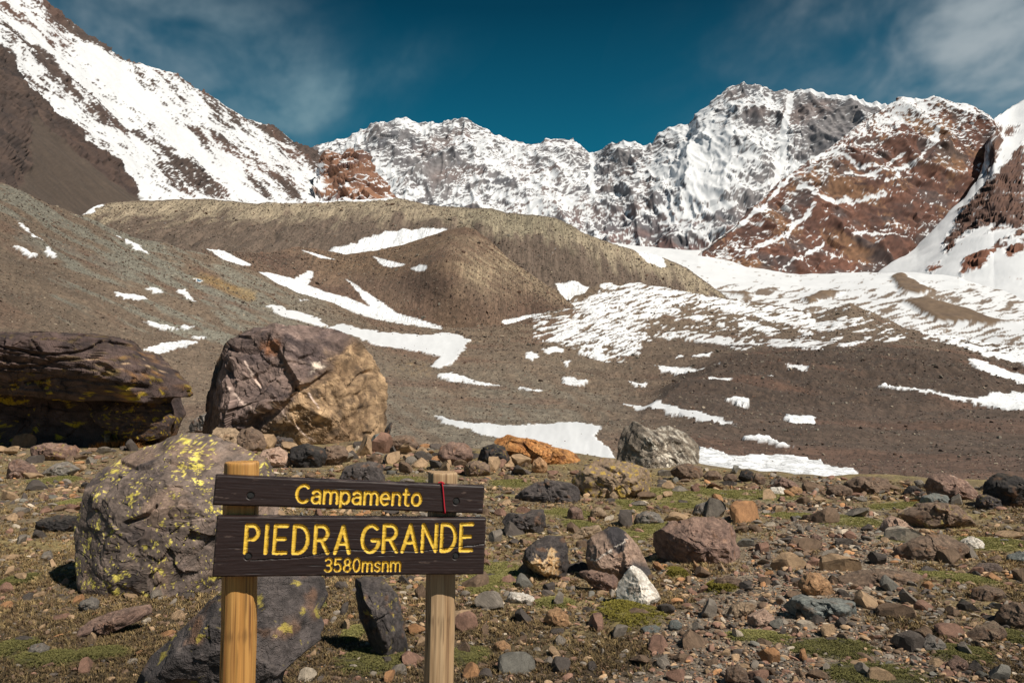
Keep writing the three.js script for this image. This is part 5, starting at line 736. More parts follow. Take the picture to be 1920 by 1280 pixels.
// strokes of a word fitted between two points of the board
function word(text, x0, x1, y0, h, gap, lean = 0) {
  let w = 0; for (const c of text) w += GLYPH[c][0] + gap; w -= gap; const k = (x1 - x0) / w; let x = 0; const out = [];
  for (const c of text) { for (const line of GLYPH[c][1]) out.push(line.map(([a, b]) => { const X = x0 + (x + a) * k; return [X, y0 + b * h + lean * (X - x0)]; })); x += GLYPH[c][0] + gap; } return out;
}
const paintM = mat({ roughness: .5 }), yellowM = mat({ roughness: .75 }), woodM = mat({ roughness: .62 }), steelM = mat({ roughness: .45, metalness: .3 });
const sign = new THREE.Group(); const dL = 2.35, dR = 2.56;
{ const p = at(640, 1000, 2.5); sign.position.set(p[0], groundY(p[0], p[2]), p[2]); }
const toSign = v => v.clone().sub(sign.position);
function board(name, tl, bl, tr, br, words, seed, extra) {
  const TL = V3(at(...tl, dL)), BL = V3(at(...bl, dL)), TR = V3(at(...tr, dR)), BR = V3(at(...br, dR));
  const ex = TR.clone().add(BR).sub(TL).sub(BL).normalize(), up = TL.clone().add(TR).sub(BL).sub(BR).normalize(), ez = ex.clone().cross(up).normalize(), ey = ez.clone().cross(ex).normalize();
  const c = TL.clone().add(TR).add(BL).add(BR).multiplyScalar(.25), W = TR.distanceTo(TL), H = (TL.distanceTo(BL) + TR.distanceTo(BR)) / 2, TH = .036;
  const rot = new THREE.Matrix4().makeBasis(ex, ey, ez);
  // a point of the photograph on this board's face, in the board's own measure
  const on = (px, py) => { const a = V3(at(px, py, 1)).sub(camera.position), t = c.clone().sub(camera.position).dot(ez) / a.dot(ez), q = a.multiplyScalar(t).add(camera.position).sub(c); return [q.dot(ex), q.dot(ey)]; };
  const strokes = []; for (const w of words) { const [x0, y0] = on(w.x0, w.y0), [x1, y1] = on(w.x1, w.y1), [, yt] = on(w.x0, w.yt); for (const s of word(w.text, x0, x1, y0, yt - y0, w.gap, (y1 - y0) / (x1 - x0))) { let a = 9, b = -9, e = 9, f = -9; for (const p of s) { a = Math.min(a, p[0]); b = Math.max(b, p[0]); e = Math.min(e, p[1]); f = Math.max(f, p[1]); } strokes.push({ s, a: a - .012, b: b + .012, e: e - .012, f: f + .012, r: w.r }); } }
  const step = .0016, nu = Math.round(W / step), nv = Math.round(H / step), rr = .007, n = nu * nv, pos = new Float32Array((n + 2 * (nu + nv)) * 3), ink = new Float32Array(n), col = new Float32Array(pos.length);
  const crack = extra.crack ? extra.crack.map(p => on(...p)) : null;
  for (let j = 0; j < nv; j++) for (let i = 0; i < nu; i++) {
    const u = i / (nu - 1) - .5, v = .5 - j / (nv - 1), o = j * nu + i; let x = u * W, y = v * H;
    const wob = .0022 * fbm(x * 4, seed, 1, 3), e = Math.min(W / 2 - Math.abs(x), H / 2 - Math.abs(y)), e2 = clamp(e / rr);
    let z = -rr * (1 - Math.sqrt(Math.max(0, 1 - (1 - e2) ** 2)));
    const gr = fbm(x * 5 + seed * 9, y * 160 + 1.6 * noise(x * 3, y * 20, seed), 2, 4, .6), bump = fbm(x * 22, y * 60, seed, 3);
    z += .0011 * gr + .0007 * bump - .0022 * ss(.28, .5, -gr);
    let q = 9; for (const s of strokes) if (x > s.a && x < s.b && y > s.e && y < s.f) q = Math.min(q, (lineDist(s.s, x, y) - .0006 * noise(x * 90, y * 90, 3)) / s.r);
    if (q < 1.25) z -= .0045 * Math.sqrt(Math.max(0, 1 - Math.min(1, q) ** 2)) - .0007 * ss(1.25, 1.05, q) * ss(.9, 1.05, q);
    let ck = 0; if (crack) { const d = lineDist(crack, x, y + .002 * noise(x * 40, 2, 1)); ck = ss(.0016, .0004, d); z -= .0035 * ck; }
    ink[o] = q < 1 ? 1 - ck : 0;
    for (const h of extra.holes) { const p = on(...h), d = Math.hypot(x - p[0], y - p[1]); z -= .004 * ss(.013, .010, d); }
    pos[o * 3] = x; pos[o * 3 + 1] = y + wob * Math.sign(v); pos[o * 3 + 2] = z;
    const scuff = fbm(x * 14 + 3, y * 70, seed, 4, .6), edge = ss(.011, .002, e);
    let k = mix3(C(33, 22, 22), C(49, 34, 32), clamp(.5 + gr)); k = mix3(k, C(112, 94, 86), ss(.30, .42, scuff) * .5 + edge * ss(.0, .3, scuff) * .45);
    if (ink[o]) { const g = fbm(x * 60, y * 60, 5, 3); k = mix3(C(226, 182, 44), C(246, 208, 88), clamp(.5 + g)); k = mix3(k, C(120, 84, 30), ss(.16, .34, fbm(x * 110, y * 150, seed, 4, .65)) * .85); if (q > .8) k = mul(k, .86); }
    k = mul(k, 1 - .6 * ck);
    col[o * 3] = k[0]; col[o * 3 + 1] = k[1]; col[o * 3 + 2] = k[2];
  }
  const wood = [], ink3 = []; const put = (a, b, cc) => (ink[a] + ink[b] + ink[cc] >= 2 ? ink3 : wood).push(a, b, cc);
  for (let j = 0; j < nv - 1; j++) for (let i = 0; i < nu - 1; i++) { const a = j * nu + i, b = a + 1, d = a + nu, e = d + 1; put(a, d, b); put(b, d, e); }
  // edges and back
  const ring = []; for (let i = 0; i < nu - 1; i++) ring.push(i); for (let j = 0; j < nv - 1; j++) ring.push(j * nu + nu - 1); for (let i = nu - 1; i > 0; i--) ring.push((nv - 1) * nu + i); for (let j = nv - 1; j > 0; j--) ring.push(j * nu);
  ring.forEach((o, k) => { const t = (n + k) * 3; pos[t] = pos[o * 3]; pos[t + 1] = pos[o * 3 + 1]; pos[t + 2] = -TH; col[t] = col[o * 3]; col[t + 1] = col[o * 3 + 1]; col[t + 2] = col[o * 3 + 2]; });
  const m = ring.length; for (let k = 0; k < m; k++) { const a = ring[k], b = ring[(k + 1) % m], d = n + k, e = n + (k + 1) % m; wood.push(a, b, d, b, e, d); }
  for (let k = 1; k < m - 1; k++) wood.push(n, n + k, n + k + 1);
  const whole = new THREE.BufferGeometry(); whole.setAttribute('position', new THREE.BufferAttribute(pos, 3)); whole.setIndex([...wood.keys()].length ? new THREE.BufferAttribute(new Uint32Array([...[]].concat([])), 1) : null);
  const all = new Uint32Array(wood.length + ink3.length); all.set(wood); all.set(ink3, wood.length); whole.setIndex(new THREE.BufferAttribute(all, 1)); whole.computeVertexNormals();
  const N = whole.attributes.normal.array;
  const sub = list => { const map = new Map(), P = [], NN = [], CC = [], I = []; for (const o of list) { let k = map.get(o); if (k === undefined) { k = map.size; map.set(o, k); P.push(pos[o * 3], pos[o * 3 + 1], pos[o * 3 + 2]); NN.push(N[o * 3], N[o * 3 + 1], N[o * 3 + 2]); CC.push(col[o * 3], col[o * 3 + 1], col[o * 3 + 2]); } I.push(k); } const g = new THREE.BufferGeometry(); g.setAttribute('position', new THREE.Float32BufferAttribute(P, 3)); g.setAttribute('normal', new THREE.Float32BufferAttribute(NN, 3)); g.setAttribute('color', new THREE.Float32BufferAttribute(CC, 3)); g.setIndex(I); return g; };
  const b = new THREE.Mesh(sub(wood), paintM); b.position.copy(toSign(c)); b.quaternion.setFromRotationMatrix(rot); place(b, name, sign);
  place(new THREE.Mesh(sub(ink3), yellowM), 'lettering', b);
  for (const h of extra.holes) { const p = on(...h), g = mergeGeometries([new THREE.CylinderGeometry(.0072, .0078, .005, 6).rotateX(Math.PI / 2), new THREE.CylinderGeometry(.0105, .0105, .0016, 20).rotateX(Math.PI / 2).translate(0, 0, -.003)]); const cc = new Float32Array(g.attributes.position.count * 3).fill(.035); g.setAttribute('color', new THREE.BufferAttribute(cc, 3)); const s = new THREE.Mesh(g, steelM); s.position.set(p[0], p[1], -.0005); place(s, 'bolt', b); }
  return { c, ex, ey, ez, W, H, TH, on };
}
const upperBoard = board('upper_board', [401, 889], [401, 948], [907, 912], [907, 962], [{ text: 'Campamento', x0: 555, y0: 941, x1: 788, y1: 947, yt: 909, gap: .2, r: .0050 }], 3, { holes: [[469, 929], [855, 940]] });
const lowerBoard = board('lower_board', [403, 967], [400, 1083], [910, 972], [909, 1076], [
  { text: 'PIEDRA', x0: 459, y0: 1036, x1: 654, y1: 1036, yt: 985, gap: .33, r: .0062 }, { text: 'GRANDE', x0: 678, y0: 1035, x1: 884, y1: 1031, yt: 985, gap: .25, r: .0062 }, { text: '3580msnm', x0: 609, y0: 1071, x1: 750, y1: 1070, yt: 1047, gap: .22, r: .0036 }], 8, { holes: [[464, 1043], [854, 1042]], crack: [[470, 1050], [560, 1046], [640, 1030], [700, 1032], [780, 1034], [850, 1026], [909, 1020]] });
function post(name, bx, by, tx, ty, d, r, tone, seed, label, hewn = 0) {
  const B = V3(at(bx, by, d)), T = V3(at(tx, ty, d)), ax = T.clone().sub(B), foot = B.clone().addScaledVector(ax, (sign.position.y - .12 - B.y) / ax.y), L = T.distanceTo(foot); ax.normalize();
  const nu = 110, nv = 260, pos = new Float32Array((nu * nv + 0) * 3), col = new Float32Array(nu * nv * 3);
  for (let j = 0; j < nv; j++) for (let i = 0; i < nu; i++) {
    const cap = j >= nv - 14, v = cap ? 1 : j / (nv - 15), th = i / nu * 2 * Math.PI, o = (j * nu + i) * 3, y = v * L, ca = Math.cos(th), sa = Math.sin(th);
    const gr = fbm(ca * 5 + seed, y * 1.6, sa * 5, 4, .6), fine = fbm(ca * 22 + seed, y * 3, sa * 22, 3, .6), split = ss(.05, .008, Math.abs(noise(ca * 2.2 + seed, y * .9, sa * 2.2))) * ss(-.1, .25, noise(ca + 4, y * 2, sa));
    const R = r * (1 + .03 * (1 - v)) + .0026 * gr + .0016 * fine - .004 * split + .006 * fbm(ca * 1.2, y * 2, sa * 1.2 + seed, 3), q = cap ? (nv - 1 - j) / 14 : 1;
    const rim = (j === nv - 15 ? .985 : 1) * (1 - hewn * .5 * (1 - 1 / Math.max(Math.abs(Math.cos(th + .31)), Math.abs(Math.sin(th + .31)))));
    pos[o] = ca * R * q * rim; pos[o + 1] = y + (cap ? .003 * fbm(ca * q * 4, 3, sa * q * 4, 3) + .003 : 0); pos[o + 2] = sa * R * q * rim;
    let c = mix3(tone[0], tone[1], clamp(.5 + gr * 1.2)); c = mix3(c, tone[2], ss(.0, .35, fbm(ca * 9 + seed + 5, y * 1.1, sa * 9, 4, .6)) * .8); c = mix3(c, tone[3], ss(.22, .45, fine + gr * .4) * .8);
    c = mul(c, (1 - .75 * split) * (.86 + .5 * fine)); c = mix3(c, mul(tone[3], .6), ss(.55, .2, Math.hypot(noise(ca * 3 + seed, 1, sa * 3) * 2, 0) + Math.abs(((y * 1.7 + seed) % 1) - .5) * 9) * .35); if (cap) c = mix3(tone[1], tone[2], .5 + .5 * Math.sin(q * 40 + gr * 4) * .6);
    col[o] = c[0]; col[o + 1] = c[1]; col[o + 2] = c[2];
  }
  const g = gridGeometry(pos, nu, nv, true); g.setAttribute('color', new THREE.BufferAttribute(col, 3));
  const m = new THREE.Mesh(g, woodM); m.position.copy(toSign(foot)); m.quaternion.setFromUnitVectors(new THREE.Vector3(0, 1, 0), ax); place(m, name, sign); if (label) m.userData.label = label; return m;
}
post('post', 445, 1280, 454, 867, 2.458, .054, [C(190, 134, 68), C(222, 170, 98), C(128, 78, 40), C(74, 44, 25)], 2, 'golden varnished left post', .5);
post('post', 822, 1280, 830, 886, 2.628, .0485, [C(172, 136, 98), C(208, 178, 140), C(124, 90, 62), C(84, 60, 42)], 9, 'paler weathered right post', .85);
tag(sign, 'dark brown wooden camp sign with carved yellow lettering on two posts', 'sign'); sign.name = numbered('wooden_sign'); scene.add(sign);
{ // red cord tied round the upper board
  const B = upperBoard, w = [B.on(829, 908), B.on(834, 962)], h = B.H / 2 + .003, pts = [], P = (x, y, z) => B.c.clone().addScaledVector(B.ex, x).addScaledVector(B.ey, y).addScaledVector(B.ez, z);
  const xt = w[0][0], xb = w[1][0];
  for (const [x, y, z] of [[xt, h, -.01], [xt, h - .004, .0035], [lerp(xt, xb, .25), h * .5, .004], [lerp(xt, xb, .5), 0, .0035], [lerp(xt, xb, .8), -h * .6, .004], [xb, -h + .003, .0035], [xb, -h, -.012], [xb - .002, -h + .002, -.038], [lerp(xt, xb, .5), 0, -.040], [xt - .004, h - .002, -.038]]) pts.push(P(x, y, z));
  const o = P(xt, h, 0), curve = new THREE.CatmullRomCurve3(pts.map(p => p.sub(o)), true), tail = new THREE.CatmullRomCurve3([P(xt - .014, h + .001, .001).sub(o), P(xt - .006, h + .004, 0).sub(o), P(xt + .002, h + .003, .002).sub(o), P(xt + .006, h - .002, .006).sub(o)]);
  const g = mergeGeometries([new THREE.TubeGeometry(curve, 120, .0023, 8, true), new THREE.TubeGeometry(tail, 24, .002, 8), new THREE.SphereGeometry(.004, 12, 8).translate(0, .002, .002)]), c = new Float32Array(g.attributes.position.count * 3);
  for (let i = 0; i < c.length / 3; i++) { const k = .8 + .4 * (i % 3) / 3; c[i * 3] = .52 * k; c[i * 3 + 1] = .012; c[i * 3 + 2] = .03; }
  g.setAttribute('color', new THREE.BufferAttribute(c, 3)); const m = tag(new THREE.Mesh(g, mat({ roughness: .9 })), 'thin red cord tied round the right end of the upper board', 'cord'); m.position.copy(o); place(m, 'red_cord');
}
// ---------------------------------------------------------------- loose stones, gravel, grass, moss and a dry shrub
const SR = rng(4242);
function stoneGeometry(seed, detail, flat) {
  const r = rng(seed * 131 + 7), g = new THREE.IcosahedronGeometry(1, detail), p = g.attributes.position, P = [], sx = .75 + r() * .6, sy = flat ? .38 + r() * .22 : .62 + r() * .35, sz = .7 + r() * .5;
  for (let i = 0; i < 11; i++) { const a = r() * 6.283, z = r() * 2 - 1, q = Math.sqrt(1 - z * z); P.push([Math.cos(a) * q, z, Math.sin(a) * q, .32 + r() * .42]); }
  const c = new Float32Array(p.count * 3);
  for (let i = 0; i < p.count; i++) {
    let x = p.getX(i), y = p.getY(i), z = p.getZ(i);
    for (const q of P) { const e = q[0] * x + q[1] * y + q[2] * z - q[3]; if (e > 0) { x -= q[0] * e; y -= q[1] * e; z -= q[2] * e; } }
    const h = 1.25 * (1 + .06 * fbm(x * 1.7 + seed, y * 1.7, z * 1.7, 2) + .05 * noise(x * 5, y * 5 + seed, z * 5));
    const k = clamp(.82 + .7 * fbm(x * 2.4 + seed, y * 2.4, z * 2.4 + 3, 4, .6), .35, 1.4); c[i * 3] = k; c[i * 3 + 1] = k * .985; c[i * 3 + 2] = k * .97;
    p.setXYZ(i, x * h * sx, y * h * sy, z * h * sz);
  }
  const uv = g.attributes.uv; for (let i = 0; i < p.count; i++) uv.setXY(i, (p.getX(i) + .45 * p.getZ(i)) / 2 + seed * .37, (p.getY(i) - .55 * p.getZ(i)) / 2 + seed * .21);
  for (let i = 0; i < c.length; i++) c[i] *= LIFT * 1.02; g.setAttribute('color', new THREE.BufferAttribute(c, 3)); g.computeVertexNormals(); return g;
}
const HUES = [['grey', C(130, 121, 111), 16], ['dark', C(84, 76, 71), 18], ['red-brown', C(140, 108, 92), 20], ['tan', C(172, 144, 114), 19], ['slate', C(116, 113, 106), 4], ['pale', C(188, 174, 156), 5], ['orange', C(172, 128, 90), 6], ['brown', C(118, 97, 79), 25]];
const pickHue = () => { let t = SR() * 114, i = 0; while (i < HUES.length - 1 && (t -= HUES[i][2]) > 0) i++; return i; };
const STONES = [0, 1, 2, 3, 4, 5, 6, 7].map(i => stoneGeometry(i + 1, 3, i % 2)), SMALL = [0, 1, 2, 3].map(i => stoneGeometry(i + 31, 2, i % 2));
const hueM = HUES.map(h => mat({ roughness: .9, map: STONE, bumpMap: STONE, bumpScale: .006, color: new THREE.Color().setRGB(...h[1]) }));
const heroBoxes = region(heroOutlines, 0), insideHero = (px, py) => heroBoxes.some(r => px > r.x0 && px < r.x1 && py > r.y0 && py < r.y1 && inPoly(r.P, px, py));
const zoneOf = (px, py) => py < 885 ? (px < 330 ? 'in front of the dark hollow' : px < 1000 ? 'piled below the great boulder' : 'along the rim') : py < 945 ? (px < 500 ? 'on the turf at the far left' : px < 1250 ? 'in the far middle grass' : 'near the right rim') : px < 640 ? 'in the lower left grass' : px < 1250 ? (py < 1090 ? 'in the middle grass' : 'on the dark lower ground') : px < 1560 ? (py < 1090 ? 'on the trampled path' : 'on the lower right gravel') : (py < 1090 ? 'on the far right turf' : 'in the lower right corner');
const edgePy = px => { const d = table(EDGE, px, 1); return CY + F * Math.tan(Math.atan(EYE / d) + PITCH); };
// the larger loose stones, each one a thing
const loose = [];
const tryStone = (px, py, w, near = .42) => {
  if (px < 760 && py > 930) w = Math.min(w, 30); if (px > 1010 && py < 900) w = Math.min(w, 22);
  if (py < edgePy(px) - 2 || insideHero(px, py)) return; if (px > 380 && px < 930 && py > 1090 && py < 1300 && Math.abs(px - 445) < 60) return;
  for (const l of loose) if (Math.hypot((l.px - px), (l.py - py) * 1.8) < (l.w + w) * near) return;
  loose.push({ px, py, w, d: hit(px, py), hue: pickHue(), shape: Math.floor(SR() * STONES.length), turn: SR() * 6.283, tip: (SR() - .5) * .7, tip2: (SR() - .5) * .7, tall: .85 + SR() * .6 });
};
for (let i = 0; i < 900; i++) { const px = lerp(470, 1010, SR()); tryStone(px, lerp(836, px < 690 ? 872 : 890, SR()), lerp(16, 50, SR() ** 1.5), .3); }
for (let i = 0; i < 120; i++) tryStone(lerp(0, 330, SR()), lerp(818, 872, SR()), lerp(13, 38, SR() ** 1.6), .34);
for (let i = 0; i < 320; i++) tryStone(lerp(1000, 1920, SR()), edgePy(1450) * 0 + lerp(872, 940, SR()), lerp(13, 40, SR() ** 1.8), .36);
for (let i = 0; i < 2600; i++) { const px = SR() * 1920, py = lerp(880, 1278, SR()); if (SR() < .6 * ss(760, 600, px) * ss(930, 1010, py) || SR() < .5 * ss(1110, 1190, py) * ss(1330, 1180, px)) continue; tryStone(px, py, lerp(13, 58, SR() ** 2.6) * (px > 560 ? 1 : .85)); }
loose.sort((a, b) => b.w - a.w);
const proto = new Map();
// each loose stone is told by its colour and the rock it lies beside
const named = anchors.map(a => ({ ...a, ref: a.label.split(/,| with | below | close | tucked | at | in | beside | left of | just | half | near | cut | under | leaning | lying | by | piled | wedged | directly | showing | behind | on | from | to | standing | speckled | spotted | above | between | right of | covered | touching | topped | low | partly| tipped| half | resting /)[0].split(' ').slice(0, 6).join(' ') })).filter((a, i, A) => A.filter(b => b.ref === a.ref).length === 1 && a.ref.split(' ').length > 1);
const told = new Map();
for (const l of loose.slice(0, 292)) {
  let best = null, bd = 1e9; for (const a of named) { const d = Math.hypot(a.x - l.px, (a.y - l.py) * 2.2); if (d < bd) { bd = d; best = a; } }
  const dx = l.px - best.x, dy = (l.py - best.y) * 2.2, side = Math.abs(dx) > Math.abs(dy) ? (dx < 0 ? 'left of' : 'right of') : dy > 0 ? 'in front of' : 'behind';
  const key = `${HUES[l.hue][0]}|${side}|${best.ref}`; l.side = side; l.ref = best.ref; if (!told.has(key)) told.set(key, []); told.get(key).push(l);
}
const ORD = ['largest', 'second largest', 'third largest', 'fourth largest', 'fifth largest', 'sixth largest', 'seventh largest', 'eighth largest'];
for (const L of told.values()) L.forEach((l, i) => { const h = HUES[l.hue][0], w = l.side; l.label = L.length > 1 ? `${ORD[i] || 'smallest'} of the ${h} loose stones ${w} the ${l.ref}` : `single ${h} loose stone ${w} the ${l.ref}`; });
for (const l of loose.slice(0, 292)) {
  const p = at(l.px, l.py, l.d), key = l.shape * 10 + l.hue, s = l.w / F * l.d / 2; let m;
  if (proto.has(key)) m = proto.get(key).clone(); else { m = new THREE.Mesh(STONES[l.shape], hueM[l.hue]); proto.set(key, m); }
  m.userData = {}; tag(m, l.label, 'stone', 'loose stones strewn over the camp ground');
  m.position.set(p[0], groundY(p[0], p[2]) + s * (l.py < 895 ? .4 : .2) * l.tall, p[2]); m.rotation.set(l.tip, l.turn, l.tip2); m.scale.set(s, s * l.tall, s); place(m, 'stone');
}
function scatter(name, label, category, geos, material, count, spot, cast = true) {
  const per = geos.map(() => []); for (let i = 0; i < count; i++) { const q = spot(); if (q) per[q.shape % geos.length].push(q); }
  const root = new THREE.Group(), D = new THREE.Object3D(), K = new THREE.Color();
  geos.forEach((g, k) => { const L = per[k]; if (!L.length) return; const im = new THREE.InstancedMesh(g, material, L.length); L.forEach((q, i) => { D.position.set(q.x, q.y, q.z); D.rotation.set(q.rx || 0, q.ry || 0, q.rz || 0); D.scale.set(...q.s); D.updateMatrix(); im.setMatrixAt(i, D.matrix); im.setColorAt(i, K.setRGB(...q.c)); }); im.castShadow = cast; im.receiveShadow = true; im.name = name + '_mass'; im.userData.kind = 'stuff'; root.add(im); });
  tag(root, label, category, null, 'stuff'); root.name = numbered(name); scene.add(root); return root;
}
const whiteM = mat({ roughness: .9, map: STONE }), rest = loose.slice(292);
// the loose stones beyond the three hundred largest
{ let n = 0; scatter('loose_stones', 'further angular stones lying between the larger ones', 'stones', STONES, whiteM, rest.length, () => { const l = rest[n++], p = at(l.px, l.py, l.d), s = l.w / F * l.d / 2; return { shape: l.shape, x: p[0], y: groundY(p[0], p[2]) + s * (l.py < 895 ? .36 : .18), z: p[2], rx: l.tip, ry: l.turn, rz: l.tip2, s: [s, s * l.tall, s], c: mul(HUES[l.hue][1], .85 + .4 * SR()) }; }); }
// smaller stones
scatter('small_stones', 'countless small stones strewn over the camp ground', 'stones', SMALL, whiteM, 22000, () => {
  let px = lerp(-60, 1980, SR()), py = lerp(832, 1330, SR()); const e = edgePy(px); if (py < e + 2) { if (SR() < .8) py = e + SR() * 30; else return null; }
  if (insideHero(px, py) && py < 1090) return null;
  if (SR() < .72 * ss(760, 600, px) * ss(930, 1010, py) || SR() < .6 * ss(1110, 1190, py) * ss(1330, 1180, px)) return null;
  const d = EYE * F / Math.max(40, py - 760), x = (px - CX) / F * d, z = -d, pa = pathAt(x, z), mo = mossAt(x, z)[0]; if (SR() < mo * .85) return null;
  const wpx = lerp(3.5, 13, SR() ** 2.4) * (SR() < .15 ? 1.3 : 1), s = wpx / F * d / 2 * (1 + pa * .1), c = mul(HUES[pickHue()][1], .95 + SR() * .55);
  return { shape: Math.floor(SR() * 4), x, y: groundY(x, z) + s * .2, z, rx: (SR() - .5) * .9, ry: SR() * 6.28, rz: (SR() - .5) * .9, s: [s, s * (.6 + SR() * .6), s], c };
});
{
  const grain = [0, 1].map(i => stoneGeometry(i + 61, 0, i));
  scatter('gravel', 'fine gravel and chips covering the soil of the camp ground', 'gravel', grain, whiteM, 120000, () => {
    const px = lerp(-60, 1980, SR()), py = lerp(835, 1340, SR()); if (py < edgePy(px)) return null;
    const d = EYE * F / Math.max(40, py - 760), x = (px - CX) / F * d, z = -d, pa = pathAt(x, z), mo = mossAt(x, z)[0], n = fbm(x / .9, 2, z / .9, 2); if (SR() > .35 + pa * .6 + n * .8 - mo * .8) return null;
    const s = lerp(1.1, 4.2, SR() ** 2) / F * d / 2 * (1 + .3 * pa), c = mul(HUES[pickHue()][1], .9 + SR() * .65);
    return { shape: SR() < .5 ? 0 : 1, x, y: groundY(x, z) + s * .2 + .004, z, rx: SR() - .5, ry: SR() * 6.28, rz: SR() - .5, s: [s, s * .7, s], c };
  });
}
// grass: tufts of thin bent blades
function tuft(seed, n, h, w, spread) {
  const r = rng(seed), P = [], I = [], K = [];
  for (let i = 0; i < n; i++) {
    const a = r() * 6.283, b = r() * 6.283, rad = r() * spread, x = Math.cos(a) * rad, z = Math.sin(a) * rad, H = h * (.5 + r() * .7), lean = (.2 + r() * .9) * H, wx = Math.cos(b + 1.57) * w / 2, wz = Math.sin(b + 1.57) * w / 2, o = P.length / 3;
    for (const [t, k] of [[0, 1], [.55, .8], [1, 0]]) { const X = x + Math.cos(b) * lean * t * t, Z = z + Math.sin(b) * lean * t * t, Y = H * t * (1 - .25 * t); P.push(X - wx * k, Y, Z - wz * k, X + wx * k, Y, Z + wz * k); const q = .75 + .4 * r(); K.push(q, q, q, q, q, q); }
    I.push(o, o + 1, o + 2, o + 1, o + 3, o + 2, o + 2, o + 3, o + 4);
  }
  const g = new THREE.BufferGeometry(); g.setAttribute('position', new THREE.Float32BufferAttribute(P, 3)); g.setAttribute('color', new THREE.Float32BufferAttribute(K, 3)); g.setIndex(I); g.computeVertexNormals(); return g;
}
const straw = [C(182, 156, 110), C(152, 126, 88), C(124, 100, 74), C(134, 114, 76), C(108, 92, 66)];
scatter('dry_grass', 'short dry straw-coloured grass between the stones', 'grass', [tuft(1, 12, 1, .16, .5), tuft(2, 16, .8, .14, .7), tuft(3, 9, 1.2, .13, .35)], mat({ roughness: 1 }), 95000, () => {
  const px = lerp(-60, 1980, SR()), py = lerp(850, 1340, SR()); if (py < edgePy(px) + 4) return null;
  const d = EYE * F / Math.max(40, py - 760), x = (px - CX) / F * d, z = -d, pa = pathAt(x, z), n = fbm(x / .7 + 5, 2, z / .7, 3), mo = mossAt(x, z); if (SR() > .42 + .4 * ss(760, 600, px) * ss(930, 1010, py) + n * 1.5 - pa * .8 + .12 * ss(14, 8, d) * ss(4, 6, d) - mo[0] * (mo[1] === 1 ? 1 : .35)) return null;
  const h = lerp(.014, .034, SR()) * (.75 + .36 * d / 6) * (1 + Math.max(0, n)), c = mul(mix3(straw[Math.floor(SR() * 5)], C(124, 120, 62), mo[0] * .7), (.75 + SR() * .5) * lerp(.46, 1.05, ss(3.4, 7, d)));  // near tufts dimmed with the soil, vignette painted into their colour
  return { shape: Math.floor(SR() * 3), x, y: groundY(x, z) - .002, z, ry: SR() * 6.28, s: [h, h, h], c };
});
scatter('moss', 'green and olive moss patches growing on the ground', 'moss', [tuft(11, 26, .6, .3, .9)], mat({ roughness: 1 }), 60000, () => {
  const q = mossSpots[Math.floor(SR() * mossSpots.length)], a = SR() * 6.283, r = Math.sqrt(SR()) * 1.25, x = q.x + Math.cos(a) * r * q.a, z = q.z + Math.sin(a) * r * q.b, d = -z, m = mossAt(x, z); if (SR() > m[0]) return null;
  const h = .008 + .008 * SR() + d * .0007, c = mul(m[1] === 1 ? mix3(C(118, 108, 40), C(146, 136, 62), SR()) : m[1] === 2 ? mix3(C(96, 94, 50), C(124, 118, 70), SR()) : mix3(C(128, 128, 70), C(160, 150, 94), SR()), .8 + .4 * SR());
  return { shape: 0, x, y: groundY(x, z) + m[0] * (m[1] === 1 ? .05 : .018) * Math.min(1, d / 5) - .002, z, ry: SR() * 6.28, s: [h, h, h], c };
});
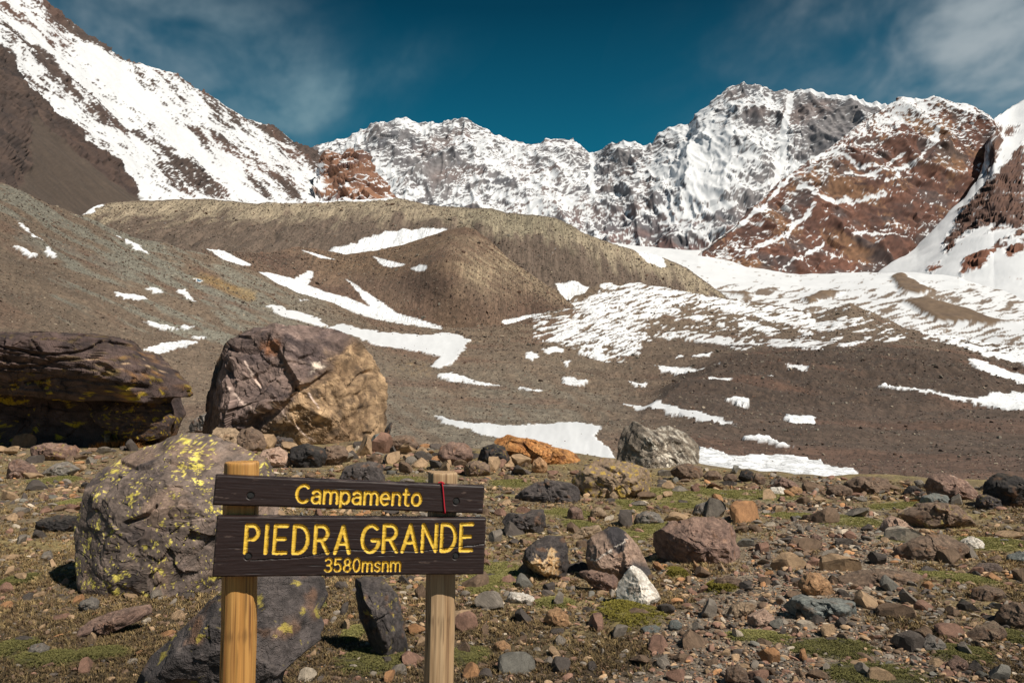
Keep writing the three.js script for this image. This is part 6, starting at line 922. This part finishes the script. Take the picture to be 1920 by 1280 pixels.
{ // dry shrub at the mouth of the hollow
  const P0 = at(228, 838, hit(228, 838)), parts = []; const r = rng(9);
  for (let i = 0; i < 150; i++) { const x = (r() - .5) * 1.9 * (1 - .3 * r()), z = (r() - .5) * 1.2, k = 1 - (x / 1.1) ** 2; const g = tuft(100 + i, 16, .34 * Math.max(.25, k) * (.6 + r() * .6), .02, .1); g.translate(x, -.04 + .1 * r() * k, z); parts.push(g); }
  const g = mergeGeometries(parts), c = g.attributes.color; for (let i = 0; i < c.count; i++) { const k = c.getX(i), q = mix3(C(128, 86, 48), C(164, 118, 66), H3(Math.floor(i / 6), 3, 1)); c.setXYZ(i, q[0] * k, q[1] * k, q[2] * k); }
  const m = tag(new THREE.Mesh(g, mat({ roughness: 1 })), 'low rusty-brown dry shrub at the mouth of the dark hollow', 'shrub'); m.position.set(P0[0], groundY(P0[0], P0[2]), P0[2]); place(m, 'dry_shrub');
}
// stones on the valley floor, the scree, the moraine ridge and the brown hill
for (const [land, name, label, count] of [[valley, 'scree_stones', 'stones strewn over the scree and moraine of the valley', 110000], [hills[0], 'ridge_stones', 'stones strewn over the tan moraine ridge', 16000], [hills[1], 'hill_stones', 'stones strewn over the rounded brown hill', 12000]]) {
  const { S, nu, nv } = land.userData.grid, P = land.geometry.attributes.position.array, K = land.geometry.attributes.color.array, grain = [0, 1, 2].map(i => stoneGeometry(i + 81, 1, i === 2));
  scatter(name, label, 'stones', grain, whiteM, count, () => {
    const i = Math.floor(SR() * nu), j = 4 + Math.floor(SR() * (nv - 6)), o = (j * nu + i); if (K[o * 3] > .5 * LIFT && SR() > .012) return null;
    const x = P[o * 3], y = P[o * 3 + 1], z = P[o * 3 + 2], d = -z, s = S[o * 2], t = S[o * 2 + 1], rough = ss(900, 1300, s) * ss(620, 700, t);
    const w = lerp(1.3, land === valley ? 4.6 : 4.2, SR() ** 3.2) * (SR() < .02 + rough * .06 ? 2.2 : 1) / F * d / 2, gsel = SR(), c = mul(gsel < .4 ? C(90, 78, 70) : gsel < .62 ? C(132, 124, 112) : gsel < .85 ? C(116, 92, 78) : C(164, 150, 132), .7 + SR() * .55);
    return { shape: Math.floor(SR() * 3), x: x + (SR() - .5) * d * .0016, y: y + w * .15, z, rx: SR() - .5, ry: SR() * 6.28, rz: SR() - .5, s: [w, w * .75, w], c };
  });
}

scene.traverse(o => { delete o.userData.grid; });

renderer.render(scene, camera);
